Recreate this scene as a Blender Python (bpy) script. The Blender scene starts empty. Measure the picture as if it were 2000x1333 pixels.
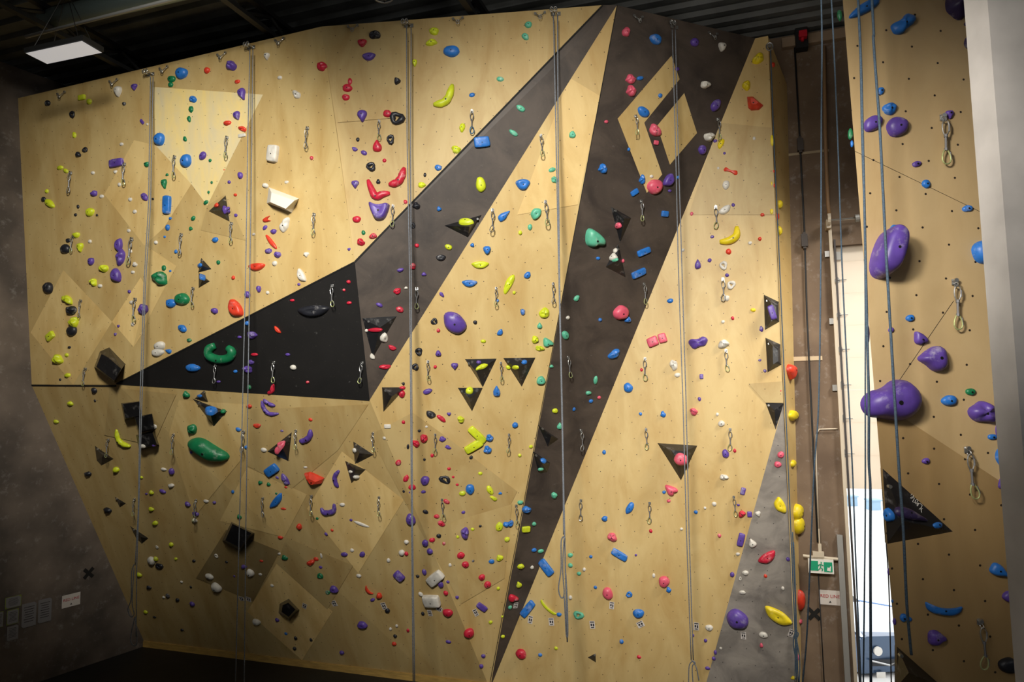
import bpy, math, random
from mathutils import Vector, Matrix, noise
from mathutils.bvhtree import BVHTree
from mathutils.geometry import tessellate_polygon
random.seed(7)
C = bpy.context.scene.collection
HOLDS = '''k 94 202 10 12
k 142 224 11 13 O
l 161 191 13 9 B
l 175 199 10 11
w 232 180 15 21 D 180
k 243 203 7 8
v 263 171 12 13 D 180
v 278 238 9 5 B -50
w 288 243 4 5
g 336 155 15 13
g 334 166 10 10
b 356 144 22 23
o 405 138 12 12
b 378 195 14 13 J
g 374 214 9 14 E 15
g 370 233 8 12 E 25
l 146 264 7 12 E 20
k 154 301 12 14 T
k 167 293 10 11 O
w 238 282 7 7
v 229 319 26 14 B 2
w 226 337 9 8 T 180
l 118 328 12 9
l 129 334 11 8 R -30
w 182 338 7 7
w 234 361 7 8
g 288 323 14 13 T 180
v 283 385 17 12 R -40
v 185 379 12 12 J
w 199 384 9 7
l 92 374 7 8
k 86 390 9 10
l 98 398 21 14 R -30
k 153 404 5 8
k 148 420 6 6
l 177 415 15 17
k 190 420 5 6 T
w 255 390 8 8
w 264 414 8 8
k 299 389 5 5
b 313 273 19 26
g 362 272 7 12 E 20
b 365 315 20 26
v 397 305 17 13 R 30
g 327 341 8 7 T
g 322 360 12 19 D 190
b 328 401 13 33 B -5
b 333 427 6 6
b 328 445 8 13
b 322 463 5 5
g 378 427 10 8 R 35
g 373 446 9 9 T 20
w 305 474 7 8
b 344 492 6 8
w 252 451 7 7
l 150 460 12 12 J
k 134 470 9 9
k 129 487 18 18
w 176 472 7 7
l 158 484 12 18 D 180
v 233 479 27 13 M -98
v 237 503 16 31 E -12
w 256 491 5 7
w 264 517 9 9 S
v 179 511 11 15 R
l 204 525 16 16 J
g 321 524 8 12
v 453 130 19 19 J
o 464 160 11 8
v 474 185 17 23 D 200
v 464 227 15 18 D 200
o 445 241 14 11 J
o 474 252 15 11 E -20
w 522 111 12 14 D 180
w 547 152 9 8
w 580 185 14 17 E 40
r 629 130 17 20 E 55
k 733 70 21 18 J
r 708 87 24 20 T 180
v 721 112 27 15 M
r 684 160 10 14
r 679 173 20 16
r 676 191 16 13
k 775 157 18 17 T 30
v 708 228 22 24 D 180
r 757 223 18 15
k 776 232 29 25 O
k 763 273 15 20 O
w 473 265 14 6 B
k 699 273 7 9
v 693 292 12 8 M -25
v 711 299 13 10 R -25
r 737 285 20 24 D 0
r 751 314 8 8
k 725 326 19 17 O
g 411 314 6 7
o 438 332 3 3
v 470 343 11 13 R 30
v 448 356 6 7
o 460 381 7 6
w 535 301 18 31 B -12
r 609 309 7 8
g 414 357 5 6
g 408 376 5 6
g 403 396 11 8 R 25
w 519 363 12 10 J
w 560 356 9 6
v 694 361 16 16 D 180
k 739 354 11 12 T
v 742 413 40 36 U
r 792 395 8 9
r 697 429 16 14
g 710 455 8 10
r 729 462 14 12 J
r 705 474 16 14 J
v 682 488 8 7 T 180
o 522 429 10 19 C -80
v 518 445 12 7 R 35
v 535 453 10 11 J
w 557 440 16 30 E -25
w 496 458 6 6
o 530 473 34 9 R -50
v 525 491 13 11 J
v 543 498 12 13 J
w 599 498 11 11 D 180
w 537 515 10 10
b 421 469 12 11
g 427 513 7 9
o 502 522 32 15 M
l 848 62 21 13 J
l 843 84 21 13 J
b 882 101 31 23
l 810 124 11 15 D 180
b 922 186 12 9 R 15
t 1032 49 14 13
t 1026 72 16 12 R -35
t 977 155 15 10 R -15
t 1017 212 20 11 R -25
t 1003 260 21 9 R -30
l 903 250 12 16 J
t 1118 264 15 13 M 60
p 1184 238 8 7
b 941 278 29 19 B 8
l 891 293 19 14 J
b 856 328 14 12
k 830 342 6 9
l 824 362 17 10 J
l 939 361 19 32 R 12
b 857 407 12 12 T 20
l 910 435 28 13 R -15
b 1021 361 29 21 M
t 1078 332 15 10 R 20
t 1083 352 14 13 J
b 985 421 15 30 D -50
t 1046 417 26 18 M -125
t 1035 444 9 13
l 1016 455 8 9
b 923 478 11 10 T -20
b 951 491 21 21 T 180
l 938 518 35 14 M 3
l 876 483 15 11 R -30
r 814 480 10 8
k 861 504 20 12 M
r 806 521 14 12 J
b 1177 330 17 18 S
t 1163 466 40 40 V
b 1168 505 8 7
k 813 402 15 14 S
k 806 441 10 14 O
b 1228 292 6 7
p 1281 279 8 8 B
p 1279 255 28 19 E -50
w 1384 268 17 19 J
v 1371 293 15 19 R
y 1408 281 13 19 E -20
v 1415 300 6 6
w 1473 271 7 8
w 1403 329 6 6
w 1272 345 8 7
o 1427 335 28 10 N -25
w 1418 362 15 18
b 1254 351 11 19 S
p 1278 365 31 29 R
v 1306 353 28 18 M 55
b 1324 347 6 7
v 1308 373 7 6
b 1239 376 15 9 B 35
w 1416 411 28 14 M 30
v 1432 401 8 8
p 1351 418 7 8
o 1489 420 9 7
b 1298 418 12 11 B
v 1391 463 8 7
o 1484 467 8 8
w 1465 475 9 7
b 1257 492 25 11 B 25
w 1334 489 7 7
o 1423 492 12 12
v 1386 509 9 8
v 1363 516 14 20 D 0
w 1413 519 15 19 O 20
p 1208 441 13 12
p 1222 63 16 17 J
b 1280 77 24 20
v 1356 83 15 18
w 1409 94 18 23 T 180
y 1481 116 24 18 J 20
w 1377 166 17 16 J
v 1322 135 10 8
p 1231 155 19 18 S
b 1250 153 13 9 R 15
p 1232 178 18 22 S
b 1289 187 9 9
v 1397 206 17 25 R -30
y 1458 168 17 18 J 30
o 1473 204 36 27 W -20
b 1256 219 27 18 R -25
o 1509 127 5 10
y 1508 275 7 24
o 1511 335 4 7
o 1512 363 4 9
y 1507 359 4 10
y 1522 400 6 16
y 1507 414 7 12
o 1515 424 4 16
y 1520 452 6 18
v 1397 276 9 7
b 1685 17 68 22 L 22
b 1764 48 54 28 H 35
x 1868 12 48 48 J
x 1891 47 17 11 R 15
x 1898 85 30 32
b 1720 178 13 14
b 1737 213 30 22 E 35
v 1704 242 40 28 R 30
v 1751 249 44 37 R 10
v 1854 225 16 18 D 180
v 1790 321 18 12 R 10
b 1808 360 16 17
b 1889 408 20 14 R 10
v 1928 381 10 13
b 1745 448 14 17 J
v 1724 500 50 88 Z -10
b 1924 494 54 48
g 1661 262 10 22
g 1640 30 10 22
b 1664 281 6 14
k 96 563 17 22
l 133 586 22 15 J -35
k 141 607 18 19 J
l 147 630 16 20 J
k 142 647 19 20
l 100 657 16 12 B 30
k 136 679 6 6
l 131 694 7 8
l 115 703 18 19 J
l 133 734 10 10 J
k 118 742 4 5
l 184 552 12 15 J
w 196 559 8 8
v 228 539 28 18 M -70
w 260 532 7 7
v 253 570 6 7
w 258 591 9 8
v 282 605 18 20 J
w 260 634 7 8
v 232 638 6 7 T 180
v 226 654 6 8 T 180
g 315 545 28 26 J
b 333 530 5 5
g 357 585 27 25
b 335 593 20 17
b 357 642 17 14 R -25
g 370 665 9 8
w 313 676 20 18 R
w 309 689 23 17 R
b 329 686 9 13 D 70
b 377 719 27 16
k 185 763 10 12
k 186 783 4 5
g 364 770 14 14 D 0
b 483 632 10 9
o 456 543 7 8
v 506 565 9 13 J
v 484 576 11 14
v 420 608 12 13 J
o 461 604 38 24 M -50
w 589 539 28 14 M -60
v 584 556 6 6
w 523 572 7 7
k 613 608 62 22 M
r 681 551 8 8
r 672 567 6 6
r 682 592 10 7
r 571 587 9 6
o 542 645 18 7 M -50
v 493 655 20 14 J
v 468 659 8 6
r 497 693 14 7
v 562 693 10 6
v 490 708 13 9 S
v 484 722 20 13 J
b 460 726 8 7
w 573 718 12 11
v 427 746 8 5
r 601 747 7 6
g 487 757 8 10
r 530 762 20 14 K 30
r 776 569 16 12 E 40
v 741 596 15 8 R -30
r 781 605 17 11 R -20
r 733 645 28 9 R -3
w 716 646 6 7
w 749 660 19 14 M -70
r 766 680 17 9 M -25
w 727 697 13 9 M -60
r 752 717 23 10 E 8
k 788 750 6 7
w 793 562 10 6 T
v 782 528 13 9 J 20
r 785 770 14 14 R
r 786 758 12 5
v 828 535 13 9 T
b 917 554 30 14 M
l 994 555 46 13 E 62
b 1030 538 12 15 R -30
l 1004 572 7 7
v 863 576 7 12 M 40
v 888 631 50 38 R -35
k 848 628 12 14 O
k 928 630 9 8
r 856 646 8 8
b 971 589 9 9 T 180
b 1021 610 11 12 J
l 1063 612 24 18 E 35
t 1054 636 11 13 D 0
b 977 650 14 10 M 50
l 944 667 11 7
l 1045 664 15 14 J
t 1071 669 22 19 V
l 1054 681 17 11 J -20
k 818 687 15 14 O
v 856 689 16 15 T 0
k 811 717 13 14 O
r 850 717 7 7
v 888 716 15 14 D 180
v 835 765 20 10 R 20
v 935 708 10 6 R
l 941 717 25 9 E 30
l 993 718 11 9
l 1007 718 13 9
b 1024 708 12 8 R 10
l 917 764 16 13 R
b 970 764 16 22 D 0
t 1057 744 18 17 M 60
t 1104 655 14 17 R 30
t 1126 583 9 15 E -30
b 1172 625 7 8
b 1199 692 24 16 E 30
t 1077 715 10 8 T
t 1163 743 8 17
w 1109 621 8 8
t 1149 768 10 9 J
b 1154 784 8 8
p 1170 777 7 7
p 1212 611 28 30 R
b 1226 623 16 15 T
b 1247 534 27 12 B 25
b 1309 588 14 9 R 10
v 1420 538 8 8
w 1428 557 16 18 O -20
w 1419 583 14 11 J
y 1471 606 11 8
r 1431 622 7 8
w 1412 629 8 7
v 1508 611 12 26 B 15
v 1487 643 8 12 S
p 1275 668 20 17 B 20
p 1294 661 15 17 B 15
v 1364 670 38 22 H 10
w 1413 673 22 17 J
w 1316 714 15 22 J
w 1323 733 12 10
r 1253 723 6 7
b 1227 758 18 20
v 1370 736 7 9 B
v 1366 780 7 9
v 1484 704 7 5
v 1494 725 7 7
r 1525 764 4 4
o 1542 728 13 32 D 180
x 1694 650 9 42
v 1740 645 12 11
b 1777 622 17 14
v 1798 661 28 28 V
v 1818 701 54 56 D 90
v 1736 782 112 78 Q
b 1853 783 30 22
g 1895 766 19 15
v 1918 806 52 44 E -20
v 1955 843 24 40
b 1938 854 19 12
b 1957 894 26 40
v 1957 942 22 30 T
v 1808 901 16 12
b 1739 1007 28 17 M 90
x 1780 1008 24 68 D -112
b 1831 1027 18 13
b 1764 1207 14 16
l 138 789 12 9 J
l 110 824 10 8
l 228 918 12 12 J
k 173 926 12 11 J
l 277 933 5 6
w 303 833 9 11 E 30
k 212 997 13 12 J
l 296 961 10 10 T
v 286 965 5 4
w 320 917 12 6 R -10
v 336 921 13 11 R -35
w 335 949 12 9 J
v 318 960 14 7 R -15
l 296 995 11 8 J
l 304 1022 11 9 J
v 367 985 12 8 R -30
v 383 1004 12 11
w 381 1017 9 9 J
v 374 884 6 6
g 377 838 20 18 J
g 409 878 74 46 P
w 279 872 12 8
v 301 870 8 6
o 487 794 11 8
b 466 839 12 8 R -20
o 503 832 15 9 M
v 551 842 7 5
o 607 820 9 7
w 757 833 13 7 B
w 751 856 7 7
r 788 825 8 8
b 481 874 7 7
w 516 879 12 10
b 532 918 24 17 B 30
v 542 933 9 5 R -30
v 558 937 12 24 E 25
g 508 942 11 10 T 30
g 525 945 10 9 T
g 540 964 5 5
o 559 952 7 5
b 541 979 36 14 M 45
w 597 913 9 5
o 616 934 36 26 W
o 554 994 12 5
b 455 961 6 7
w 403 979 11 7
v 419 982 7 6
g 468 1008 11 11 T
o 585 1029 11 11 J
g 620 1013 6 6
v 686 1016 6 6
w 706 1024 34 6 R -22
w 669 986 11 8
o 649 1036 6 6
v 638 1044 6 6
r 778 904 12 13 R -30
r 793 935 10 16 R -30
v 800 962 4 5
k 789 960 6 6
k 797 873 6 12
w 693 880 6 10
w 696 932 14 8 R -15
w 685 922 7 7
k 841 810 20 13 M -25
r 862 818 21 9 R -42
v 877 810 11 8 T 180
l 900 820 14 13 J
w 833 834 6 6
k 819 842 8 6
r 828 857 17 16 J 20
r 812 867 16 14 J -40
v 864 858 14 11 S
v 875 874 13 8 S -20
r 844 890 8 8
k 829 898 6 7
b 956 856 15 14 S
b 952 879 15 16 S
l 932 850 38 14 B -45
l 925 872 36 14 B 30
b 1006 831 12 12
k 920 894 8 8
l 1037 873 8 7
l 1015 890 7 7
r 877 916 8 7
l 938 925 9 8
v 830 939 18 19
k 869 937 26 15 O -30
r 885 932 6 6
r 893 947 7 6
r 805 952 16 11
v 827 961 11 7
b 918 956 17 22
l 903 964 14 11
l 957 958 12 20 R 25
l 964 974 16 9 J -30
b 977 963 11 7 T
t 1016 982 11 9 J
r 872 980 15 9 R -30
k 831 1000 12 9 R -30
r 853 1009 12 9
r 862 1023 16 11 R -40
v 905 1001 9 7
v 803 1015 18 24
k 938 1028 7 6
l 923 1034 8 7
l 975 1029 14 19 R -15
b 993 1024 21 13 H 10
v 908 1042 18 22 J
b 1028 996 17 14 J
l 1027 1034 15 10 B
t 1043 1024 9 8
t 1082 968 12 12 J
l 1084 803 12 10
b 1121 800 6 8
t 1093 832 11 14 D 0
b 1061 901 12 10 R -20
t 1056 917 11 6
b 1180 884 8 9
b 1181 1014 13 11 J
b 1251 809 7 7
b 1295 810 11 12 S
p 1355 805 16 14 J
w 1401 810 7 7
w 1409 828 14 12
p 1330 898 29 24 R
v 1417 887 14 18
r 1435 881 7 8
w 1414 933 16 13 J
p 1312 957 22 26 V 20
b 1297 962 8 7
p 1306 979 8 7
b 1230 993 13 27 R -30
v 1451 960 9 13 B -15
w 1377 993 6 6
w 1395 985 10 9
b 1359 1001 8 8
v 1442 987 7 5
r 1449 1005 14 14 J 30
v 1464 1005 9 10 B
w 1481 1005 12 12 D 200
r 1271 1038 7 8
w 1331 1034 7 6
p 1525 889 14 13
p 1519 908 14 13
y 1523 988 34 20 M -70
y 1547 812 14 22
y 1548 906 9 14
y 1555 1000 13 30
y 1556 1026 12 34
l 335 1064 8 9
w 307 1069 6 6 O
w 297 1095 16 13 R -25
l 305 1092 10 8 R -20
k 312 1106 14 12 O
l 344 1092 6 6
k 379 1096 7 5
l 272 1123 11 9 R
k 291 1148 9 7 S
w 355 1137 5 5
k 373 1147 4 5
k 328 1164 7 9
w 320 1167 5 5
k 347 1172 7 7
v 376 1180 12 7 R -30
l 285 1196 8 7
k 302 1206 7 4
k 356 1231 6 5
w 423 1086 7 9 O
k 443 1098 6 5
v 476 1106 14 10 T 20
w 490 1119 15 15
w 509 1122 7 6
o 511 1096 8 5
w 410 1126 16 11 R -10
w 424 1147 21 16 R -20
v 458 1126 4 5
w 532 1144 7 6
w 502 1215 15 13 R
v 542 1211 8 8
b 559 1238 6 6
k 578 1247 7 8
k 608 1250 6 7
k 576 1267 7 8
v 668 1275 9 8
v 708 1220 20 12 M 180
o 548 1050 10 7
o 608 1099 15 12 J 30
o 618 1092 11 8
v 627 1108 7 7
w 628 1086 5 12
g 557 1089 12 10 S
w 546 1082 7 5
g 626 1125 11 12 O
v 673 1083 14 9 R
w 688 1075 9 7 R -10
v 708 1083 11 12 R -40
v 637 1043 6 6
w 701 1125 10 7
w 759 1095 7 9
v 780 1125 20 12 B -50
v 653 1150 17 12 M 170
g 641 1157 9 9 O
o 720 1154 20 8 C -55
o 741 1164 13 10 J -20
v 728 1172 9 7 R 30
k 757 1193 10 9
w 775 1223 6 6
w 763 1229 6 6
k 772 1243 8 6 R -30
o 770 1258 10 7
r 797 1232 6 7
w 794 1059 10 8 R -20
w 785 1080 12 12
r 794 1082 8 8
k 857 1047 11 9
r 844 1055 13 10
v 831 1061 14 12 R -40
v 840 1077 13 11 R -30
r 867 1062 7 8
l 894 1049 7 7
l 990 1054 11 11
r 900 1085 16 13
r 909 1103 15 13
k 924 1096 6 6
w 879 1104 7 8
v 829 1118 9 12
k 816 1126 7 6
w 851 1129 30 19 B 38
v 861 1142 11 14
v 875 1137 7 6
w 822 1161 11 7 R -35
r 871 1159 9 10
w 844 1173 30 20 B 5
v 893 1167 8 7
k 826 1199 7 7
r 875 1197 21 14
r 941 1128 13 13
r 952 1142 15 13
l 973 1150 7 7
v 941 1186 20 10 B -40
l 958 1216 8 7
r 916 1237 21 18
v 876 1254 11 6
v 944 1282 9 8
v 940 1302 9 8
l 975 1089 16 13 D 30
b 960 1097 12 10
b 1043 1075 10 8
t 1056 1077 12 8
l 1017 1107 13 11 J
w 1039 1109 7 8
l 1013 1142 12 12 D 20
r 1003 1168 20 16 V
t 996 1187 8 8
l 981 1205 5 5
l 982 1244 8 7
b 1067 1109 34 14 B -50
b 1031 1190 33 14 B 50
l 1070 1188 40 9 C -40
b 1092 1201 11 8
r 1018 1278 21 20
b 1055 1280 8 8
l 1086 1267 8 7
w 1114 1168 8 9
t 1130 1202 21 16 O
t 1114 1085 11 9
t 1114 1105 10 9
t 1131 1121 9 8
w 1141 1113 7 8
b 1154 1088 7 7
b 1163 1148 7 7
p 1196 1050 18 18 J
p 1187 1160 20 25
b 1210 1084 32 12 B -28
v 1242 1085 5 5
b 1229 1162 13 12 O
b 1247 1199 23 18
b 1214 1254 9 9
r 1248 1284 9 7
p 1297 1137 21 24
b 1306 1153 10 11 S
w 1277 1125 6 10
w 1385 1227 15 13
v 1378 1252 7 8
v 1354 1242 5 6
w 1408 1267 6 6
v 1397 1275 7 9
v 1394 1287 8 8
v 1382 1306 11 7
p 1405 1047 8 8
v 1447 1055 12 24 B -15
w 1441 1083 9 7
w 1469 1061 17 18 D 20
r 1499 1090 38 20 M 35
v 1539 1093 8 9
w 1456 1120 13 11 J 20
w 1446 1131 6 9 O
w 1450 1158 13 9 J
o 1495 1126 7 8
w 1529 1150 7 8
v 1430 1123 9 11
v 1440 1210 44 38 R -35
y 1519 1205 62 24 M -30
w 1491 1241 18 13 R -10
p 1487 1260 9 12 T
o 1561 1172 9 42
p 1563 1215 6 9
y 1550 1324 16 9 T
b 1952 1116 26 40 D -120
v 1970 1166 26 22
b 1842 1190 72 24 C -8
v 1830 1246 32 38 D -95
k 1968 1300 40 30
v 1736 1118 6 14
b 1743 1175 4 8
v 1747 1215 6 16
b 1775 1210 12 10
p 1555 1285 5 14
o 424 401 7 9 D
v 441 411 13 17 H
v 461 421 7 7
b 391 519 8 9
b 395 543 11 7 B -20
b 390 774 9 7
b 412 805 25 14 M -15
g 436 804 12 6
w 1199 502 17 15 D
t 1201 508 14 7
p 1217 510 5 8
p 548 874 11 28 E -35
w 1202 490 9 9 R'''
PATHS = '''l 14 847,205 866,202 877,190 884,166
r 13 719,352 727,372 735,385 748,380 762,378
r 14 760,361 775,358 784,348 790,328
y 15 1406,473 1424,471 1438,461 1439,443
l 8 229,839 232,855 240,866 255,872
v 7 512,783 516,797 527,808 545,808
v 6 515,780 525,788 538,793
v 10 607,839 606,852 596,860 586,861
v 8 663,919 655,930 656,942 661,952
v 9 628,992 633,1000 643,1001 653,997 653,984
g 16 421,675 410,682 411,695 429,702 449,699 455,687 446,679'''
VOLS = '''k 0.14 441,381 449,434 407,413 / 432,411
k 0.08 393,504 413,526 387,533 / 396,520
k 0.08 388,533 410,550 388,563 / 396,546
k 0.26 213,679 244,712 224,748 184,718 195,687 / 212,699 237,721 223,744 188,717 198,692
k 0.16 941,420 914,464 868,441 / 917,443
k 0.18 1193,404 1233,426 1211,475 / 1219,428
k 0.14 1208,476 1222,542 1183,522 / 1206,508
k 0.14 908,702 970,701 943,757 / 930,726
k 0.14 983,700 1046,699 1019,756 / 1010,720
k 0.12 894,758 943,758 922,804 / 917,778
k 0.14 746,757 793,757 749,805 / 765,775
k 0.12 1492,576 1521,590 1522,629 1494,645 / 1506,592 1516,600 1516,622 1506,628
k 0.12 1495,660 1524,673 1526,713 1499,728 / 1509,676 1519,684 1520,706 1510,712
k 0.10 1495,787 1531,788 1515,840 / 1513,802
k 0.18 1284,866 1362,871 1330,939 / 1311,880 1339,882 1329,905
k 0.14 376,779 445,804 418,835 / 410,806
k 0.10 399,763 407,787 380,779 / 396,775
k 0.16 236,788 272,784 277,815 243,822 / 239,790 272,785 276,812 245,818
k 0.18 262,815 297,808 302,840 270,846 / 264,816 297,809 301,838 272,844
k 0.14 265,850 301,841 311,870 272,881 / 270,852 298,846 306,868 276,877
k 0.12 185,871 222,897 198,910 189,900 / 200,892
k 0.05 224,971 246,984 234,992 / 235,983
k 0.08 254,1028 290,1052 277,1063 266,1052 / 275,1050
k 0.18 452,1020 497,1042 470,1078 434,1057 / 454,1024 491,1042 469,1071 440,1056
k 0.12 571,843 564,903 520,883 / 552,875
k 0.12 690,863 730,889 693,908 / 702,886
k 0.12 673,900 715,918 686,946 / 694,918
k 0.12 1051,831 1091,858 1070,873 / 1077,852
k 0.10 1041,882 1075,905 1069,923 1052,924 / 1059,906
k 0.20 564,1170 585,1192 565,1213 544,1198 546,1180 / 563,1178 577,1191 564,1206 550,1196 552,1183
k 0.05 1163,1277 1164,1295 1148,1285 / 1159,1286
k 0.14 1724,916 1861,1039 1733,1063 / 1765,1018
k 0.14 1752,1264 1840,1342 1752,1342 / 1775,1315
k 0.10 708,622 775,618 728,700 / 742,640
w 0.16 525,366 584,388 570,416 521,397 / 530,376 575,392 558,408 528,395'''
DRAWS = '''140 337 42;245 320 44;343 306 43;145 462 32;259 466 52;356 458 42;445 268 42;454 436 40;615 418 42;768 402 42;602 250 42;741 237 38;922 217 46;1056 264 42;1065 393 48;962 409 45;1240 226 38;1401 232 42;1251 392 40;1398 404 44;160 587 34;266 584 46;379 563 38;169 720 34;650 557 42;423 712 36;536 707 40;708 708 40;814 563 40;969 562 36;1080 553 40;978 708 36;1109 697 40;836 705 38;1257 554 40;1412 545 44;1260 700 44;1418 684 42;213 858 34;340 848 38;477 842 40;579 840 36;729 845 36;850 848 36;994 848 36;1134 840 40;1262 838 40;1426 838 42;264 974 32;384 976 40;514 972 36;609 968 38;741 970 36;863 975 38;1008 987 38;1135 977 40;1269 982 40;1433 970 38;1840 228 96;1863 549 96;1887 876 98;1912 1212 92'''
PATCHES = '''1.12 124,528 219,629 143,752 60,650
1.18 275,542 219,629 261,678 279,650 284,560
1.10 262,274 204,380 282,480 320,446 374,360 304,284
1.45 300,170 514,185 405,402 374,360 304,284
1.10 285,480 345,520 261,678 279,600
0.93 405,402 440,380 480,470 392,450
1.16 541,1101 650,1195 590,1290 483,1195
0.72 442,1035 547,1077 495,1175 383,1130
1.14 668,882 789,977 700,1120 600,994
1.08 483,913 600,966 556,1050 430,1018
1.06 350,782 480,790 470,900 380,1010 330,850
0.94 490,800 720,790 660,880 570,955 483,910
1.10 1112,152 1172,188 1128,400 1010,420
0.93 1404,240 1508,250 1515,420 1345,420
0.90 1462,750 1531,745 1531,787 1495,787
0.93 560,1050 690,1105 640,1190 541,1101
0.94 806,806 870,852 1010,960 900,1180 790,978 722,850
0.97 880,1020 1000,985 985,1130 900,1180
0.92 215,756 345,770 300,870 205,850
0.95 640,70 760,62 780,230 660,240'''

# ---------------------------------------------------------------- camera
F = 2000 * 24 / 36
CAM = Vector((0, 0, 3.55))
PITCH, ROLL = math.radians(4.76), math.radians(-1.0)
fwd = Vector((0, math.cos(PITCH), math.sin(PITCH)))
up0 = Vector((0, -math.sin(PITCH), math.cos(PITCH)))
rt0 = Vector((1, 0, 0))
RT = rt0 * math.cos(ROLL) + up0 * math.sin(ROLL)
UP = -rt0 * math.sin(ROLL) + up0 * math.cos(ROLL)

def ray(px, py):
    return (fwd + RT * ((px - 1000) / F) + UP * ((666.5 - py) / F)).normalized()

def pix(p):
    d = p - CAM
    z = d.dot(fwd)
    return Vector((1000 + F * d.dot(RT) / z, 666.5 - F * d.dot(UP) / z))

def onplane(px, py, p0, n):
    d = ray(px, py)
    return CAM + d * ((p0 - CAM).dot(n) / d.dot(n))

camd = bpy.data.cameras.new('camera')
camo = bpy.data.objects.new('camera', camd)
C.objects.link(camo)
camd.lens, camd.sensor_width, camd.clip_end = 24, 36, 1500
camo.matrix_world = Matrix(((RT.x, UP.x, -fwd.x, CAM.x), (RT.y, UP.y, -fwd.y, CAM.y), (RT.z, UP.z, -fwd.z, CAM.z), (0, 0, 0, 1)))
sc = bpy.context.scene
sc.camera = camo
sc.view_settings.view_transform = 'Standard'
sc.view_settings.look = 'None'
sc.view_settings.gamma = 1
sc.view_settings.use_curve_mapping = False
sc.view_settings.exposure = 0

# ---------------------------------------------------------------- helpers
def lin(c):
    return tuple(((v / 255) / 12.92 if v / 255 <= .04045 else ((v / 255 + .055) / 1.055) ** 2.4) for v in c)

def mat(name, col, rough=.6, metal=0.0, spec=.5, noise_amt=0.0, noise_scale=5.0, col2=None, bump=0.0, stretch=None, emit=0, chalk=0.0, trans=0.0, coat=0.0):
    m = bpy.data.materials.new(name)
    m.use_nodes = True
    nt = m.node_tree
    b = nt.nodes['Principled BSDF']
    b.inputs['Base Color'].default_value = (*lin(col), 1)
    b.inputs['Roughness'].default_value = rough
    b.inputs['Metallic'].default_value = metal
    b.inputs['Specular IOR Level'].default_value = spec
    b.inputs['Coat Weight'].default_value = coat
    if emit:
        b.inputs['Emission Color'].default_value = (*lin(col), 1)
        b.inputs['Emission Strength'].default_value = emit
    out = None
    geo = nt.nodes.new('ShaderNodeNewGeometry')
    vec = geo.outputs['Position']
    if stretch:
        mp = nt.nodes.new('ShaderNodeMapping')
        mp.inputs['Scale'].default_value = stretch
        nt.links.new(vec, mp.inputs['Vector'])
        vec = mp.outputs['Vector']
    if noise_amt or col2:
        nz = nt.nodes.new('ShaderNodeTexNoise')
        nz.inputs['Scale'].default_value = noise_scale
        nz.inputs['Detail'].default_value = 6
        nt.links.new(vec, nz.inputs['Vector'])
        rp = nt.nodes.new('ShaderNodeValToRGB')
        c2 = col2 or tuple(max(0, v * (1 - noise_amt)) for v in col)
        rp.color_ramp.elements[0].position = .35
        rp.color_ramp.elements[1].position = .65
        rp.color_ramp.elements[0].color = (*lin(c2), 1)
        rp.color_ramp.elements[1].color = (*lin(col), 1)
        nt.links.new(nz.outputs['Fac'], rp.inputs['Fac'])
        out = rp.outputs['Color']
        if bump:
            bp = nt.nodes.new('ShaderNodeBump')
            bp.inputs['Strength'].default_value = bump
            bp.inputs['Distance'].default_value = .01
            nt.links.new(nz.outputs['Fac'], bp.inputs['Height'])
            nt.links.new(bp.outputs['Normal'], b.inputs['Normal'])
    if chalk:
        nz = nt.nodes.new('ShaderNodeTexNoise')
        nz.inputs['Scale'].default_value = 9
        nz.inputs['Detail'].default_value = 8
        nz.inputs['Roughness'].default_value = .7
        nt.links.new(vec, nz.inputs['Vector'])
        rp = nt.nodes.new('ShaderNodeValToRGB')
        rp.color_ramp.elements[0].position = .56
        rp.color_ramp.elements[1].position = .8
        rp.color_ramp.elements[0].color = (0, 0, 0, 1)
        rp.color_ramp.elements[1].color = (chalk,) * 3 + (1,)
        nt.links.new(nz.outputs['Fac'], rp.inputs['Fac'])
        mx = nt.nodes.new('ShaderNodeMix')
        mx.data_type = 'RGBA'
        nt.links.new(rp.outputs['Color'], mx.inputs['Factor'])
        if out:
            nt.links.new(out, mx.inputs['A'])
        else:
            mx.inputs['A'].default_value = (*lin(col), 1)
        mx.inputs['B'].default_value = (.75, .72, .7, 1)
        out = mx.outputs['Result']
    if out:
        nt.links.new(out, b.inputs['Base Color'])
    return m

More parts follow.
